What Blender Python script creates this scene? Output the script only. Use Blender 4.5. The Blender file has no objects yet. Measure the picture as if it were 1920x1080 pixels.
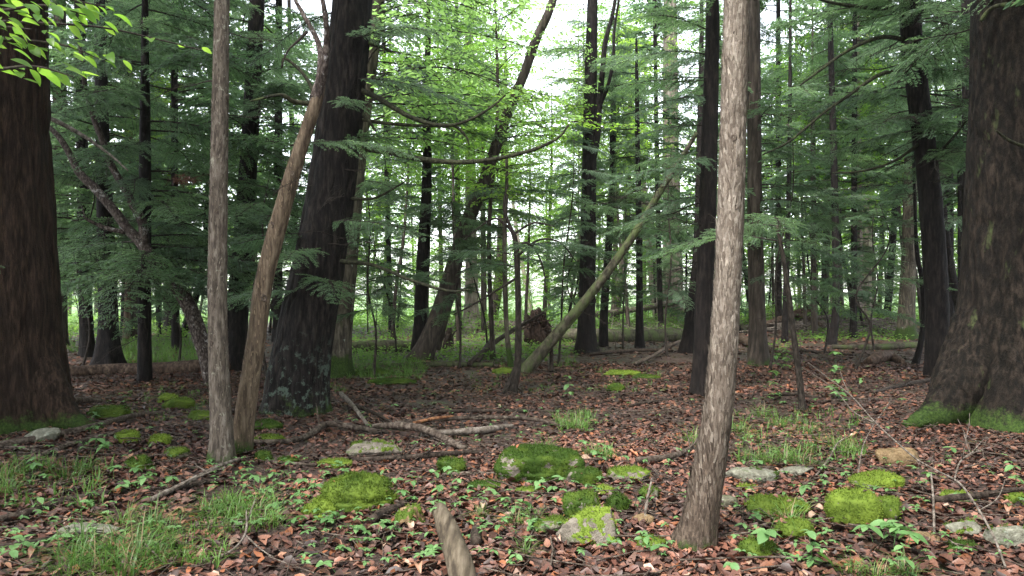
import bpy, math, random
import numpy as np
from mathutils import Vector

# ------------------------------------------------------------------ camera, sky, sun, exposure
SC = bpy.context.scene
COL = SC.collection
F = 1400.0           # focal length in pixels of the 1920 wide photograph
CZ = 1.6             # eye height
HY = 550.0           # row of the horizon
cam_d = bpy.data.cameras.new('camera')
cam_d.sensor_width = 36.0
cam_d.lens = 36.0 * F / 1920.0
cam_d.shift_y = (HY - 540.0) / 1920.0
cam_d.clip_start = 0.05
cam_d.clip_end = 3000.0
cam = bpy.data.objects.new('camera', cam_d)
cam.location = (0, 0, CZ)
cam.rotation_euler = (math.radians(90), 0, 0)
COL.objects.link(cam)
SC.camera = cam

SUN_EL, SUN_AZ = 58.0, 215.0      # azimuth clockwise from +Y (north): behind the viewer, to the left
world = bpy.data.worlds.new('World')
SC.world = world
world.use_nodes = True
wn = world.node_tree
wn.nodes.clear()
sky = wn.nodes.new('ShaderNodeTexSky')
sky.sky_type = 'NISHITA'
sky.sun_disc = False
sky.sun_elevation = math.radians(SUN_EL)
sky.sun_rotation = math.radians(SUN_AZ)
sky.air_density = 1.0
sky.dust_density = 1.0
sky.ozone_density = 1.0
hs = wn.nodes.new('ShaderNodeHueSaturation')
hs.inputs['Saturation'].default_value = 0.30
bg = wn.nodes.new('ShaderNodeBackground')
bg.inputs['Strength'].default_value = 0.15
wo = wn.nodes.new('ShaderNodeOutputWorld')
wn.links.new(sky.outputs[0], hs.inputs['Color'])
wn.links.new(hs.outputs[0], bg.inputs['Color'])
wn.links.new(bg.outputs[0], wo.inputs['Surface'])

sd = bpy.data.lights.new('sun', 'SUN')
sd.energy = 1.4
sd.angle = math.radians(15)
sd.color = (1.0, 0.97, 0.92)
sun = bpy.data.objects.new('sun', sd)
_a, _e = math.radians(SUN_AZ), math.radians(SUN_EL)
_dir = Vector((math.sin(_a) * math.cos(_e), math.cos(_a) * math.cos(_e), math.sin(_e)))
sun.rotation_euler = _dir.to_track_quat('Z', 'Y').to_euler()
COL.objects.link(sun)

SC.view_settings.view_transform = 'Standard'
SC.view_settings.look = 'None'
SC.view_settings.gamma = 1.0
SC.view_settings.exposure = 2.65
SC.view_settings.use_curve_mapping = False
SC.render.engine = 'CYCLES'
cy = SC.cycles
cy.use_denoising = True
cy.denoiser = 'OPENIMAGEDENOISE'
cy.denoising_input_passes = 'RGB_ALBEDO_NORMAL'
cy.denoising_prefilter = 'NONE'
cy.max_bounces = 6
cy.diffuse_bounces = 4
cy.glossy_bounces = 2
cy.transmission_bounces = 4
cy.sample_clamp_indirect = 6.0

rng = np.random.default_rng(7)
R = math.radians

# ------------------------------------------------------------------ noise, ground height, projection helpers
def _h(ix, iy, iz, seed):
    with np.errstate(over='ignore'):
        n = (ix.astype(np.uint32) * np.uint32(374761393) + iy.astype(np.uint32) * np.uint32(668265263)
             + iz.astype(np.uint32) * np.uint32(2246822519) + np.uint32((seed * 3266489917) & 0xffffffff))
        n = (n ^ (n >> np.uint32(13))) * np.uint32(1274126177)
        n = (n ^ (n >> np.uint32(16))) * np.uint32(2654435761)
        n = n ^ (n >> np.uint32(15))
    return n.astype(np.float64) / 4294967295.0

def vn(x, y, z, seed=0):
    x = np.asarray(x, float); y = np.asarray(y, float) + 0 * x; z = np.asarray(z, float) + 0 * x
    x0, y0, z0 = np.floor(x), np.floor(y), np.floor(z)
    fx, fy, fz = x - x0, y - y0, z - z0
    fx, fy, fz = [f * f * (3 - 2 * f) for f in (fx, fy, fz)]
    ix, iy, iz = [a.astype(np.int64) & 0x7fffffff for a in (x0, y0, z0)]
    r = 0
    for a in (0, 1):
        wx = fx if a else 1 - fx
        for b in (0, 1):
            wy = fy if b else 1 - fy
            for c in (0, 1):
                wz = fz if c else 1 - fz
                r = r + wx * wy * wz * _h(ix + a, iy + b, iz + c, seed)
    return r * 2 - 1

def fbm(x, y, z, octv=3, seed=0):
    r, a, s = 0, 1.0, 0
    for o in range(octv):
        r = r + a * vn(np.asarray(x) * 2 ** o, np.asarray(y) * 2 ** o, np.asarray(z) * 2 ** o, seed + o)
        s += a; a *= 0.5
    return r / s

def gauss(x, y, cx, cy_, r, h):
    return h * np.exp(-((x - cx) ** 2 + (y - cy_) ** 2) / (r * r))

def ground(x, y):
    x = np.asarray(x, float); y = np.asarray(y, float)
    near = np.exp(-(y / 40.0) ** 2)
    g = 0.16 * fbm(x / 6.0 + 11, y / 6.0, 0.3, 3, 3) * np.clip((y - 2) / 10.0, 0.35, 1)
    g = g + 0.045 * fbm(x / 0.9, y / 0.9, 7.1, 3, 9) * near
    g = g + gauss(x, y, 13.0, 34.0, 5.0, 0.55) + gauss(x, y, -4.2, 7.2, 1.6, 0.10) + gauss(x, y, 0.6, 6.6, 1.3, 0.07)
    g = g + gauss(x, y, 6.7, 10.2, 2.0, 0.12) + gauss(x, y, -6.4, 9.4, 2.0, 0.10)
    return g

def P(px, py, d):                       # a point of the place that stands at distance d
    return np.array([(px - 960.0) / F * d, d, CZ + (HY - py) / F * d])

def GP(px, py):                         # where the line of sight meets the ground
    py = max(py, HY + 12)
    ds = np.concatenate([np.arange(2.5, 40, 0.02), np.arange(40, 160, 0.2)])
    X = (px - 960.0) / F * ds
    Z = CZ + (HY - py) / F * ds
    below = Z - ground(X, ds) <= 0
    i = int(np.argmax(below)) if below.any() else len(ds) - 1
    d = float(ds[i]); x = float(X[i])
    return np.array([x, d, float(ground(x, d))])

# ------------------------------------------------------------------ mesh helpers
def mesh(name, V, quads=None, tris=None, mats=(), qm=None, tm=None, cols=None, smooth=True):
    me = bpy.data.meshes.new(name)
    V = np.asarray(V, np.float32)
    q = np.zeros((0, 4), np.int32) if quads is None else np.asarray(quads, np.int32).reshape(-1, 4)
    t = np.zeros((0, 3), np.int32) if tris is None else np.asarray(tris, np.int32).reshape(-1, 3)
    me.vertices.add(len(V)); me.vertices.foreach_set('co', V.ravel())
    nl = len(q) * 4 + len(t) * 3
    me.loops.add(nl)
    me.loops.foreach_set('vertex_index', np.concatenate([q.ravel(), t.ravel()]))
    me.polygons.add(len(q) + len(t))
    st = np.concatenate([np.arange(len(q)) * 4, len(q) * 4 + np.arange(len(t)) * 3]).astype(np.int32)
    me.polygons.foreach_set('loop_start', st)
    for m in mats:
        me.materials.append(m)
    if qm is not None or tm is not None:
        a = np.zeros(len(q), np.int32) if qm is None else np.asarray(qm, np.int32)
        b = np.zeros(len(t), np.int32) if tm is None else np.asarray(tm, np.int32)
        me.polygons.foreach_set('material_index', np.concatenate([a, b]))
    me.polygons.foreach_set('use_smooth', np.full(len(q) + len(t), smooth))
    me.update(calc_edges=True)
    if cols is not None:
        ca = me.color_attributes.new('tone', 'FLOAT_COLOR', 'POINT')
        c4 = np.ones((len(V), 4), np.float32); c4[:, :3] = cols
        ca.data.foreach_set('color', c4.ravel())
    return me

def link(name, me, parent=None, loc=(0, 0, 0), rot=None, scale=None):
    o = bpy.data.objects.new(name, me)
    COL.objects.link(o)
    o.location = loc
    if rot is not None: o.rotation_euler = rot
    if scale is not None: o.scale = scale if hasattr(scale, '__len__') else (scale,) * 3
    if parent is not None: o.parent = parent
    return o

def tag(o, label=None, cat=None, group=None, kind=None):
    if label: o['label'] = label
    if cat: o['category'] = cat
    if group: o['group'] = group
    if kind: o['kind'] = kind
    return o

def spline(pts, n_per=8):
    """Catmull-Rom through rows of any width."""
    p = np.asarray(pts, float)
    if len(p) < 3:
        t = np.linspace(0, 1, n_per * 2)[:, None]
        return p[0] * (1 - t) + p[-1] * t
    a = np.vstack([2 * p[0] - p[1], p, 2 * p[-1] - p[-2]])
    out = []
    for i in range(1, len(a) - 2):
        t = np.linspace(0, 1, n_per, endpoint=False)[:, None]
        p0, p1, p2, p3 = a[i - 1], a[i], a[i + 1], a[i + 2]
        out.append(0.5 * ((2 * p1) + (-p0 + p2) * t + (2 * p0 - 5 * p1 + 4 * p2 - p3) * t ** 2 + (-p0 + 3 * p1 - 3 * p2 + p3) * t ** 3))
    out.append(p[-1:])
    return np.vstack(out)

def resample(p, steps):
    """rows x,y,z,r resampled at the given arc positions (a function of arc length gives the step)."""
    d = np.r_[0, np.cumsum(np.linalg.norm(np.diff(p[:, :3], axis=0), axis=1))]
    s = [0.0]
    while s[-1] < d[-1]:
        z = np.interp(s[-1], d, p[:, 2])
        s.append(s[-1] + steps(z))
    s = np.array(s); s[-1] = d[-1]
    return np.stack([np.interp(s, d, p[:, k]) for k in range(p.shape[1])], 1), s

def tube(p, seg=10, amp=0.0, freq=(14, 3), seed=0, s=None, flare=None, cap=True, lump=0.0):
    """p rows x,y,z,r -> V, quads, tris; amp is the height of the bark relief."""
    c, r = p[:, :3], p[:, 3]
    T = np.gradient(c, axis=0)
    T /= np.linalg.norm(T, axis=1)[:, None] + 1e-9
    ch = c[-1] - c[0]
    ref = np.eye(3)[int(np.argmin(np.abs(ch)))]
    U = np.cross(T, ref); U /= np.linalg.norm(U, axis=1)[:, None] + 1e-9
    W = np.cross(T, U)
    n = len(c)
    th = np.linspace(0, 2 * np.pi, seg, endpoint=False)
    if s is None:
        s = np.r_[0, np.cumsum(np.linalg.norm(np.diff(c, axis=0), axis=1))]
    rr = np.repeat(r[:, None], seg, 1)
    S = np.repeat(s[:, None], seg, 1)
    TH = np.repeat(th[None], n, 0)
    if flare is not None:
        rr = rr * flare(S, TH)
    if lump:
        rr = rr * (1 + lump * fbm(np.cos(TH) * 0.8 + seed, np.sin(TH) * 0.8, S * 1.2, 2, seed + 40))
    if amp:
        fx = np.cos(TH) * rr; fy = np.sin(TH) * rr
        wob = 0.5 * vn(S * 1.3, TH * 0 + seed, 0.5, seed + 5)
        a = vn(fx * freq[0] + wob, fy * freq[0] + wob, S * freq[1], seed)
        b = vn(fx * freq[0] * 2.3, fy * freq[0] * 2.3, S * freq[1] * 2.6, seed + 1)
        rel = np.minimum(np.abs(a) * 3.0, 1.0) - 0.75 + 0.35 * b
        rr = rr + amp * rel
    V = c[:, None, :] + rr[..., None] * (np.cos(TH)[..., None] * U[:, None] + np.sin(TH)[..., None] * W[:, None])
    V = V.reshape(-1, 3)
    i = np.arange(n - 1)[:, None] * seg
    j = np.arange(seg)[None]
    k = (j + 1) % seg
    Q = np.stack([i + j, i + k, i + seg + k, i + seg + j], -1).reshape(-1, 4)
    Tt = None
    if cap:
        V = np.vstack([V, c[0], c[-1]])
        a0, a1 = n * seg, n * seg + 1
        jj = np.arange(seg); kk = (jj + 1) % seg
        Tt = np.vstack([np.stack([np.full(seg, a0), kk, jj], 1), np.stack([np.full(seg, a1), (n - 1) * seg + jj, (n - 1) * seg + kk], 1)])
    return V, Q, Tt

class MB:
    """collects geometry of ONE mesh"""
    def __init__(s): s.V, s.Q, s.T, s.qm, s.tm, s.C, s.n = [], [], [], [], [], [], 0
    def add(s, V, Q=None, T=None, m=0, col=None):
        V = np.asarray(V, float).reshape(-1, 3)
        if Q is not None and len(Q): s.Q.append(np.asarray(Q) + s.n); s.qm.append(np.full(len(Q), m))
        if T is not None and len(T): s.T.append(np.asarray(T) + s.n); s.tm.append(np.full(len(T), m))
        s.V.append(V); s.n += len(V)
        if col is not None: s.C.append(np.broadcast_to(np.asarray(col, float), V.shape))
    def mesh(s, name, mats, smooth=True):
        return mesh(name, np.vstack(s.V), np.vstack(s.Q) if s.Q else None, np.vstack(s.T) if s.T else None, mats,
                    np.concatenate(s.qm) if s.qm else None, np.concatenate(s.tm) if s.tm else None,
                    np.vstack(s.C) if s.C else None, smooth)

def blades(base, d, side, L, W):
    """diamond blades: base (N,3), unit direction d, unit side, length L, width W -> V, Q"""
    L = np.broadcast_to(L, (len(base),))[:, None]; W = np.broadcast_to(W, (len(base),))[:, None]
    V = np.stack([base, base + d * L * 0.45 + side * W * 0.5, base + d * L, base + d * L * 0.45 - side * W * 0.5], 1)
    Q = np.arange(len(base) * 4).reshape(-1, 4)
    return V.reshape(-1, 3), Q

def unit(v): return v / (np.linalg.norm(v, axis=-1, keepdims=True) + 1e-9)

# ------------------------------------------------------------------ materials
def nmat(name):
    m = bpy.data.materials.new(name); m.use_nodes = True
    t = m.node_tree; t.nodes.clear()
    out = t.nodes.new('ShaderNodeOutputMaterial')
    return m, t, out

def N(t, typ, **kw):
    n = t.nodes.new(typ)
    for k, v in kw.items():
        if k.startswith('_'): setattr(n, k[1:], v)
        else: n.inputs[k.replace('__', ' ')].default_value = v
    return n

def ramp(t, fac, stops):
    r = t.nodes.new('ShaderNodeValToRGB')
    el = r.color_ramp.elements
    while len(el) < len(stops): el.new(0.5)
    for e, (p, c) in zip(el, stops):
        e.position = p; e.color = (*c, 1) if len(c) == 3 else c
    t.links.new(fac, r.inputs[0])
    return r.outputs[0]

def mixc(t, fac, a, b):
    m = t.nodes.new('ShaderNodeMix'); m.data_type = 'RGBA'
    for s, v in ((m.inputs[0], fac), (m.inputs[6], a), (m.inputs[7], b)):
        if hasattr(v, 'is_output') or isinstance(v, bpy.types.NodeSocket): t.links.new(v, s)
        elif isinstance(v, (int, float)): s.default_value = v
        else: s.default_value = (*v, 1)
    return m.outputs[2]

def math_(t, op, a, b=None, clamp=False):
    m = t.nodes.new('ShaderNodeMath'); m.operation = op; m.use_clamp = clamp
    for s, v in ((m.inputs[0], a), (m.inputs[1], b)):
        if v is None: continue
        if isinstance(v, bpy.types.NodeSocket): t.links.new(v, s)
        else: s.default_value = v
    return m.outputs[0]

def noise(t, coord, scale, detail=4, rough=0.6, stretch=None, loc=None):
    if stretch or loc:
        mp = t.nodes.new('ShaderNodeMapping')
        if stretch: mp.inputs['Scale'].default_value = stretch
        if loc: mp.inputs['Location'].default_value = loc
        t.links.new(coord, mp.inputs['Vector']); coord = mp.outputs[0]
    n = t.nodes.new('ShaderNodeTexNoise')
    n.inputs['Scale'].default_value = scale; n.inputs['Detail'].default_value = detail; n.inputs['Roughness'].default_value = rough
    t.links.new(coord, n.inputs['Vector'])
    return n.outputs[0]

def bark(name, dark, mid, light, scale=16, zs=0.16, moss=0.0, moss_h=0.6, lichen=0.0, rough=0.8, bump=0.6, moss_all=0.0, lichen_col=(0.30, 0.36, 0.30), st=None, lichen_h=None, foot=None, foot_h=1.3):
    m, t, out = nmat(name)
    tc = t.nodes.new('ShaderNodeTexCoord')
    oi = t.nodes.new('ShaderNodeObjectInfo')
    va = t.nodes.new('ShaderNodeVectorMath'); va.operation = 'ADD'
    t.links.new(tc.outputs['Object'], va.inputs[0])
    cx = t.nodes.new('ShaderNodeCombineXYZ')
    t.links.new(math_(t, 'MULTIPLY', oi.outputs['Random'], 37.0), cx.inputs[0])
    t.links.new(cx.outputs[0], va.inputs[1])
    co = va.outputs[0]
    n1 = noise(t, co, scale, 6, 0.65, st or (1, 1, zs))
    c = ramp(t, n1, [(0.38, dark), (0.49, mid), (0.64, light)])
    n2 = noise(t, co, 2.6, 3, 0.6, (1, 1, 0.5))
    c = mixc(t, ramp(t, n2, [(0.35, (0, 0, 0)), (0.7, (0.65,) * 3)]), c, tuple(0.5 * (a + b) for a, b in zip(dark, mid)))
    if foot:                                   # algae-browned foot of the trunk, ragged upwards
        sf = t.nodes.new('ShaderNodeSeparateXYZ'); t.links.new(tc.outputs['Object'], sf.inputs[0])
        hf = math_(t, 'ADD', math_(t, 'DIVIDE', sf.outputs[2], foot_h), math_(t, 'MULTIPLY', noise(t, co, 6.0, 5, 0.7, (1, 1, 0.25)), -0.8))
        fc = ramp(t, n1, [(0.36, tuple(0.45 * v for v in foot)), (0.5, foot), (0.66, tuple(2.0 * v for v in foot))])
        c = mixc(t, ramp(t, hf, [(0.0, (0.95,) * 3), (0.6, (0, 0, 0))]), c, fc)
    if lichen:
        n3 = noise(t, co, 9.0, 5, 0.7, None, (3, 1, 5))
        k = 0.66 - 0.22 * lichen
        lf = ramp(t, n3, [(k, (0, 0, 0)), (k + 0.07, (0.8,) * 3)])
        if lichen_h:
            sz = t.nodes.new('ShaderNodeSeparateXYZ'); t.links.new(tc.outputs['Object'], sz.inputs[0])
            hz = math_(t, 'ADD', math_(t, 'DIVIDE', sz.outputs[2], lichen_h), math_(t, 'MULTIPLY', noise(t, co, 3.0, 3), -0.9))
            lf = math_(t, 'MULTIPLY', lf, ramp(t, hz, [(0.0, (1, 1, 1)), (0.55, (0, 0, 0))]))
        c = mixc(t, lf, c, lichen_col)
    if moss or moss_all:
        sp = t.nodes.new('ShaderNodeSeparateXYZ'); t.links.new(tc.outputs['Object'], sp.inputs[0])
        n4 = noise(t, co, 5.0, 5, 0.7)
        hgt = math_(t, 'DIVIDE', sp.outputs[2], moss_h)
        f = math_(t, 'SUBTRACT', math_(t, 'ADD', math_(t, 'MULTIPLY', n4, 1.6), moss - 0.5 if moss else -9.0), hgt)
        f = ramp(t, f, [(0.25, (0, 0, 0)), (0.5, (1, 1, 1))])
        mc = ramp(t, noise(t, co, 40.0, 3), [(0.3, (0.010, 0.022, 0.005)), (0.7, (0.042, 0.070, 0.014))])
        if moss: c = mixc(t, f, c, mc)
        if moss_all:
            k = 0.72 - 0.3 * moss_all
            c = mixc(t, ramp(t, noise(t, co, 4.0, 4, 0.7, (1, 1, 0.4), (9, 2, 1)), [(k, (0, 0, 0)), (k + 0.12, (0.85,) * 3)]), c, (0.065, 0.085, 0.03))
    b = t.nodes.new('ShaderNodeBump'); b.inputs['Strength'].default_value = bump; b.inputs['Distance'].default_value = 0.02
    nb = noise(t, co, scale * 2.2, 6, 0.7, st or (1, 1, zs * 1.6))
    t.links.new(math_(t, 'ADD', nb, n1), b.inputs['Height'])
    p = N(t, 'ShaderNodeBsdfPrincipled', Roughness=rough)
    p.inputs['Specular IOR Level'].default_value = 0.12
    t.links.new(c, p.inputs['Base Color']); t.links.new(b.outputs[0], p.inputs['Normal'])
    t.links.new(p.outputs[0], out.inputs[0])
    return m

def leafmat(name, c1, c2, trans, tfac=0.45, rough=0.45, nscale=1.5, use_tone=False, spec=0.35):
    m, t, out = nmat(name)
    tc = t.nodes.new('ShaderNodeTexCoord')
    oi = t.nodes.new('ShaderNodeObjectInfo')
    n = noise(t, tc.outputs['Object'], nscale, 3, 0.6)
    f = math_(t, 'ADD', math_(t, 'MULTIPLY', n, 0.9), math_(t, 'MULTIPLY', math_(t, 'SUBTRACT', oi.outputs['Random'], 0.5), 0.5))
    col = ramp(t, f, [(0.25, c1), (0.75, c2)])
    if use_tone:
        at = t.nodes.new('ShaderNodeAttribute'); at.attribute_name = 'tone'
        mm = t.nodes.new('ShaderNodeMix'); mm.data_type = 'RGBA'; mm.blend_type = 'MULTIPLY'; mm.inputs[0].default_value = 1.0
        t.links.new(col, mm.inputs[6]); t.links.new(at.outputs['Color'], mm.inputs[7]); col = mm.outputs[2]
    p = N(t, 'ShaderNodeBsdfPrincipled', Roughness=rough)
    p.inputs['Specular IOR Level'].default_value = spec
    t.links.new(col, p.inputs['Base Color'])
    tr = t.nodes.new('ShaderNodeBsdfTranslucent')
    k = tuple(b / max(a, 1e-3) for a, b in zip(c2, trans))
    mm = t.nodes.new('ShaderNodeMix'); mm.data_type = 'RGBA'; mm.blend_type = 'MULTIPLY'; mm.inputs[0].default_value = 1.0
    t.links.new(col, mm.inputs[6]); mm.inputs[7].default_value = (*k, 1)
    t.links.new(mm.outputs[2], tr.inputs['Color'])
    mx = t.nodes.new('ShaderNodeMixShader'); mx.inputs[0].default_value = tfac
    t.links.new(p.outputs[0], mx.inputs[1]); t.links.new(tr.outputs[0], mx.inputs[2])
    t.links.new(mx.outputs[0], out.inputs[0])
    return m

def tonemat(name, rough=0.4, spec=0.5, tfac=0.0, nscale=60):
    m, t, out = nmat(name)
    at = t.nodes.new('ShaderNodeAttribute'); at.attribute_name = 'tone'
    tc = t.nodes.new('ShaderNodeTexCoord')
    n = noise(t, tc.outputs['Object'], nscale, 4, 0.7)
    c = mixc(t, ramp(t, n, [(0.3, (0.0,) * 3), (0.75, (0.6,) * 3)]), at.outputs['Color'], (0.02, 0.013, 0.01))
    p = N(t, 'ShaderNodeBsdfPrincipled', Roughness=rough)
    p.inputs['Specular IOR Level'].default_value = spec
    t.links.new(c, p.inputs['Base Color'])
    t.links.new(p.outputs[0], out.inputs[0])
    return m

M = {}
M['dark'] = bark('wet_dark_bark', (0.0037, 0.0030, 0.0030), (0.0097, 0.0075, 0.0067), (0.0270, 0.0210, 0.0180), 22, 0.22, bump=1.0)
M['darkl'] = bark('wet_dark_bark_with_lichen_foot', (0.0037, 0.0030, 0.0030), (0.0105, 0.0083, 0.0075), (0.0338, 0.0270, 0.0232), 22, 0.2, bump=1.0, moss=0.1, moss_h=0.9, lichen=0.55, lichen_h=1.1, lichen_col=(0.085, 0.115, 0.09))
M['brown'] = bark('furrowed_brown_bark', (0.0066, 0.0040, 0.0030), (0.0197, 0.0118, 0.0078), (0.0512, 0.0315, 0.0217), 24, 0.16, bump=1.0, moss=0.35, moss_h=0.5)
M['bigr'] = bark('weathered_mossy_bark', (0.0036, 0.0030, 0.0024), (0.0097, 0.0073, 0.0054), (0.0335, 0.0243, 0.0177), 18, 0.35, bump=1.0, moss=0.45, moss_h=0.45, moss_all=0.35, lichen=0.0)
M['scaly'] = bark('pale_scaly_bark', (0.050, 0.039, 0.030), (0.18, 0.145, 0.115), (0.36, 0.31, 0.26), 34, 0.16, moss=0.12, moss_h=0.35, bump=0.9, foot=(0.062, 0.045, 0.033), foot_h=1.5)
M['grey'] = bark('grey_lichen_bark', (0.0340, 0.0272, 0.0218), (0.0918, 0.0734, 0.0578), (0.1836, 0.1564, 0.1292), 30, 0.18, moss=0.25, moss_h=0.35, lichen=0.25, lichen_col=(0.25, 0.24, 0.19))
M['tan'] = bark('tan_bark', (0.0320, 0.0224, 0.0160), (0.0920, 0.0664, 0.0448), (0.1920, 0.1480, 0.1040), 26, 0.14, moss=0.3, moss_h=0.35, moss_all=0.2)
M['mossy'] = bark('mossy_grey_bark', (0.024, 0.020, 0.015), (0.065, 0.055, 0.040), (0.14, 0.12, 0.09), 16, 0.2, moss=0.8, moss_h=0.55, moss_all=0.4, lichen=0.1)
M['mid'] = bark('grey_brown_bark', (0.0158, 0.0130, 0.0108), (0.0432, 0.0338, 0.0266), (0.0900, 0.0720, 0.0576), 16, 0.15, moss=0.25, moss_h=0.4, moss_all=0.15)
M['pale'] = bark('glare_paled_far_bark', (0.10, 0.08, 0.065), (0.22, 0.18, 0.15), (0.38, 0.33, 0.28), 10, 0.2)  # clearing light and glare on far trunks put into the bark colour
M['speck'] = bark('speckled_bark', (0.014, 0.010, 0.009), (0.050, 0.037, 0.031), (0.17, 0.14, 0.125), 34, 0.5, lichen=0.35, lichen_col=(0.32, 0.30, 0.29))
M['twig'] = bark('dark_twig_bark', (0.012, 0.010, 0.008), (0.030, 0.024, 0.019), (0.065, 0.052, 0.042), 30, 0.4)
M['limb'] = bark('mossy_limb_bark', (0.010, 0.010, 0.007), (0.026, 0.026, 0.015), (0.06, 0.062, 0.032), 26, 0.6, moss_all=0.5)
M['stick'] = bark('fallen_stick_bark', (0.0162, 0.0126, 0.0099), (0.0675, 0.0495, 0.0378), (0.1710, 0.1395, 0.1125), 24, 0.7)
M['stickd'] = bark('rotten_stick_bark', (0.010, 0.008, 0.006), (0.036, 0.026, 0.020), (0.085, 0.065, 0.05), 24, 0.7)
M['stickg'] = bark('bare_grey_wood', (0.0400, 0.0320, 0.0256), (0.1280, 0.1040, 0.0840), (0.2560, 0.2240, 0.1920), 20, 0.6)
M['limbpiece'] = bark('weathered_limb_wood', (0.030, 0.023, 0.016), (0.078, 0.061, 0.042), (0.145, 0.118, 0.085), 24, 0.5, st=(1, 0.07, 1), bump=0.3)
M['log'] = bark('mossy_log_bark', (0.016, 0.014, 0.010), (0.05, 0.044, 0.030), (0.12, 0.105, 0.075), 14, 0.5, moss_all=0.9)
M['logb'] = bark('rotten_brown_wood', (0.016, 0.010, 0.007), (0.055, 0.035, 0.024), (0.13, 0.09, 0.065), 16, 0.5, moss_all=0.2)
M['orange'] = bark('split_orange_wood', (0.06, 0.025, 0.012), (0.20, 0.09, 0.045), (0.36, 0.18, 0.09), 20, 0.5)

M['hemlock'] = leafmat('hemlock_needles', (0.040, 0.078, 0.040), (0.092, 0.158, 0.076), (0.26, 0.43, 0.16), 0.46, 0.5, 1.2)
M['hemlock2'] = leafmat('grey_green_hemlock_needles', (0.048, 0.086, 0.052), (0.112, 0.175, 0.104), (0.30, 0.46, 0.21), 0.48, 0.5, 1.2)
M['beech'] = leafmat('bright_beech_leaf', (0.060, 0.14, 0.020), (0.115, 0.22, 0.035), (0.40, 0.64, 0.08), 0.58, 0.4, 2.0)
M['maple'] = leafmat('yellow_green_maple_leaf', (0.085, 0.17, 0.038), (0.14, 0.25, 0.065), (0.48, 0.74, 0.22), 0.62, 0.45, 2.0)
M['seed'] = leafmat('seedling_leaf', (0.085, 0.18, 0.055), (0.17, 0.30, 0.11), (0.20, 0.36, 0.09), 0.35, 0.5, 3.0)
M['grass'] = leafmat('grass_blade', (0.055, 0.12, 0.022), (0.13, 0.23, 0.05), (0.20, 0.34, 0.06), 0.35, 0.45, 3.0)
M['under'] = leafmat('undergrowth_leaf', (0.060, 0.14, 0.025), (0.12, 0.23, 0.05), (0.34, 0.55, 0.10), 0.5, 0.5, 0.5)
M['mossb'] = leafmat('moss_shoot', (0.034, 0.064, 0.010), (0.155, 0.215, 0.030), (0.18, 0.25, 0.03), 0.28, 0.7, 6.0, spec=0.1)
M['litter'] = tonemat('wet_fallen_leaf', 0.5, 0.32)
M['dry'] = leafmat('dry_grass_blade', (0.16, 0.12, 0.06), (0.30, 0.24, 0.13), (0.3, 0.25, 0.12), 0.3)
M['rust'] = leafmat('dead_rust_needles', (0.06, 0.022, 0.012), (0.11, 0.042, 0.022), (0.12, 0.05, 0.02), 0.2)

def mat_ground():
    m, t, out = nmat('forest_floor')
    tc = t.nodes.new('ShaderNodeTexCoord'); co = tc.outputs['Object']
    n1 = noise(t, co, 26.0, 6, 0.75)
    n2 = noise(t, co, 1.1, 4, 0.6)
    n3 = noise(t, co, 9.0, 5, 0.7)
    c = ramp(t, n1, [(0.30, (0.014, 0.009, 0.007)), (0.5, (0.045, 0.027, 0.021)), (0.62, (0.085, 0.050, 0.038)), (0.75, (0.15, 0.095, 0.075))])
    c = mixc(t, ramp(t, n2, [(0.4, (0, 0, 0)), (0.7, (0.6,) * 3)]), c, (0.028, 0.018, 0.014))
    mossf = math_(t, 'MULTIPLY', n2, n3)
    c = mixc(t, ramp(t, mossf, [(0.31, (0, 0, 0)), (0.37, (0.75,) * 3)]), c, (0.05, 0.085, 0.02))
    sp = t.nodes.new('ShaderNodeSeparateXYZ'); t.links.new(co, sp.inputs[0])
    yy = math_(t, 'ADD', sp.outputs[1], math_(t, 'MULTIPLY', noise(t, co, 0.13, 3), 22.0))
    f = t.nodes.new('ShaderNodeMapRange'); f.inputs[1].default_value = 47; f.inputs[2].default_value = 55
    t.links.new(yy, f.inputs[0])
    gr = ramp(t, noise(t, co, 3.0, 6, 0.7), [(0.3, (0.07, 0.14, 0.03)), (0.7, (0.16, 0.26, 0.06))])
    c = mixc(t, f.outputs[0], c, gr)
    b = t.nodes.new('ShaderNodeBump'); b.inputs['Strength'].default_value = 0.9; b.inputs['Distance'].default_value = 0.03
    t.links.new(math_(t, 'ADD', n1, math_(t, 'MULTIPLY', n3, 0.6)), b.inputs['Height'])
    p = N(t, 'ShaderNodeBsdfPrincipled', Roughness=0.55)
    p.inputs['Specular IOR Level'].default_value = 0.35
    t.links.new(c, p.inputs['Base Color']); t.links.new(b.outputs[0], p.inputs['Normal'])
    t.links.new(p.outputs[0], out.inputs[0])
    return m
M['ground'] = mat_ground()

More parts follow.
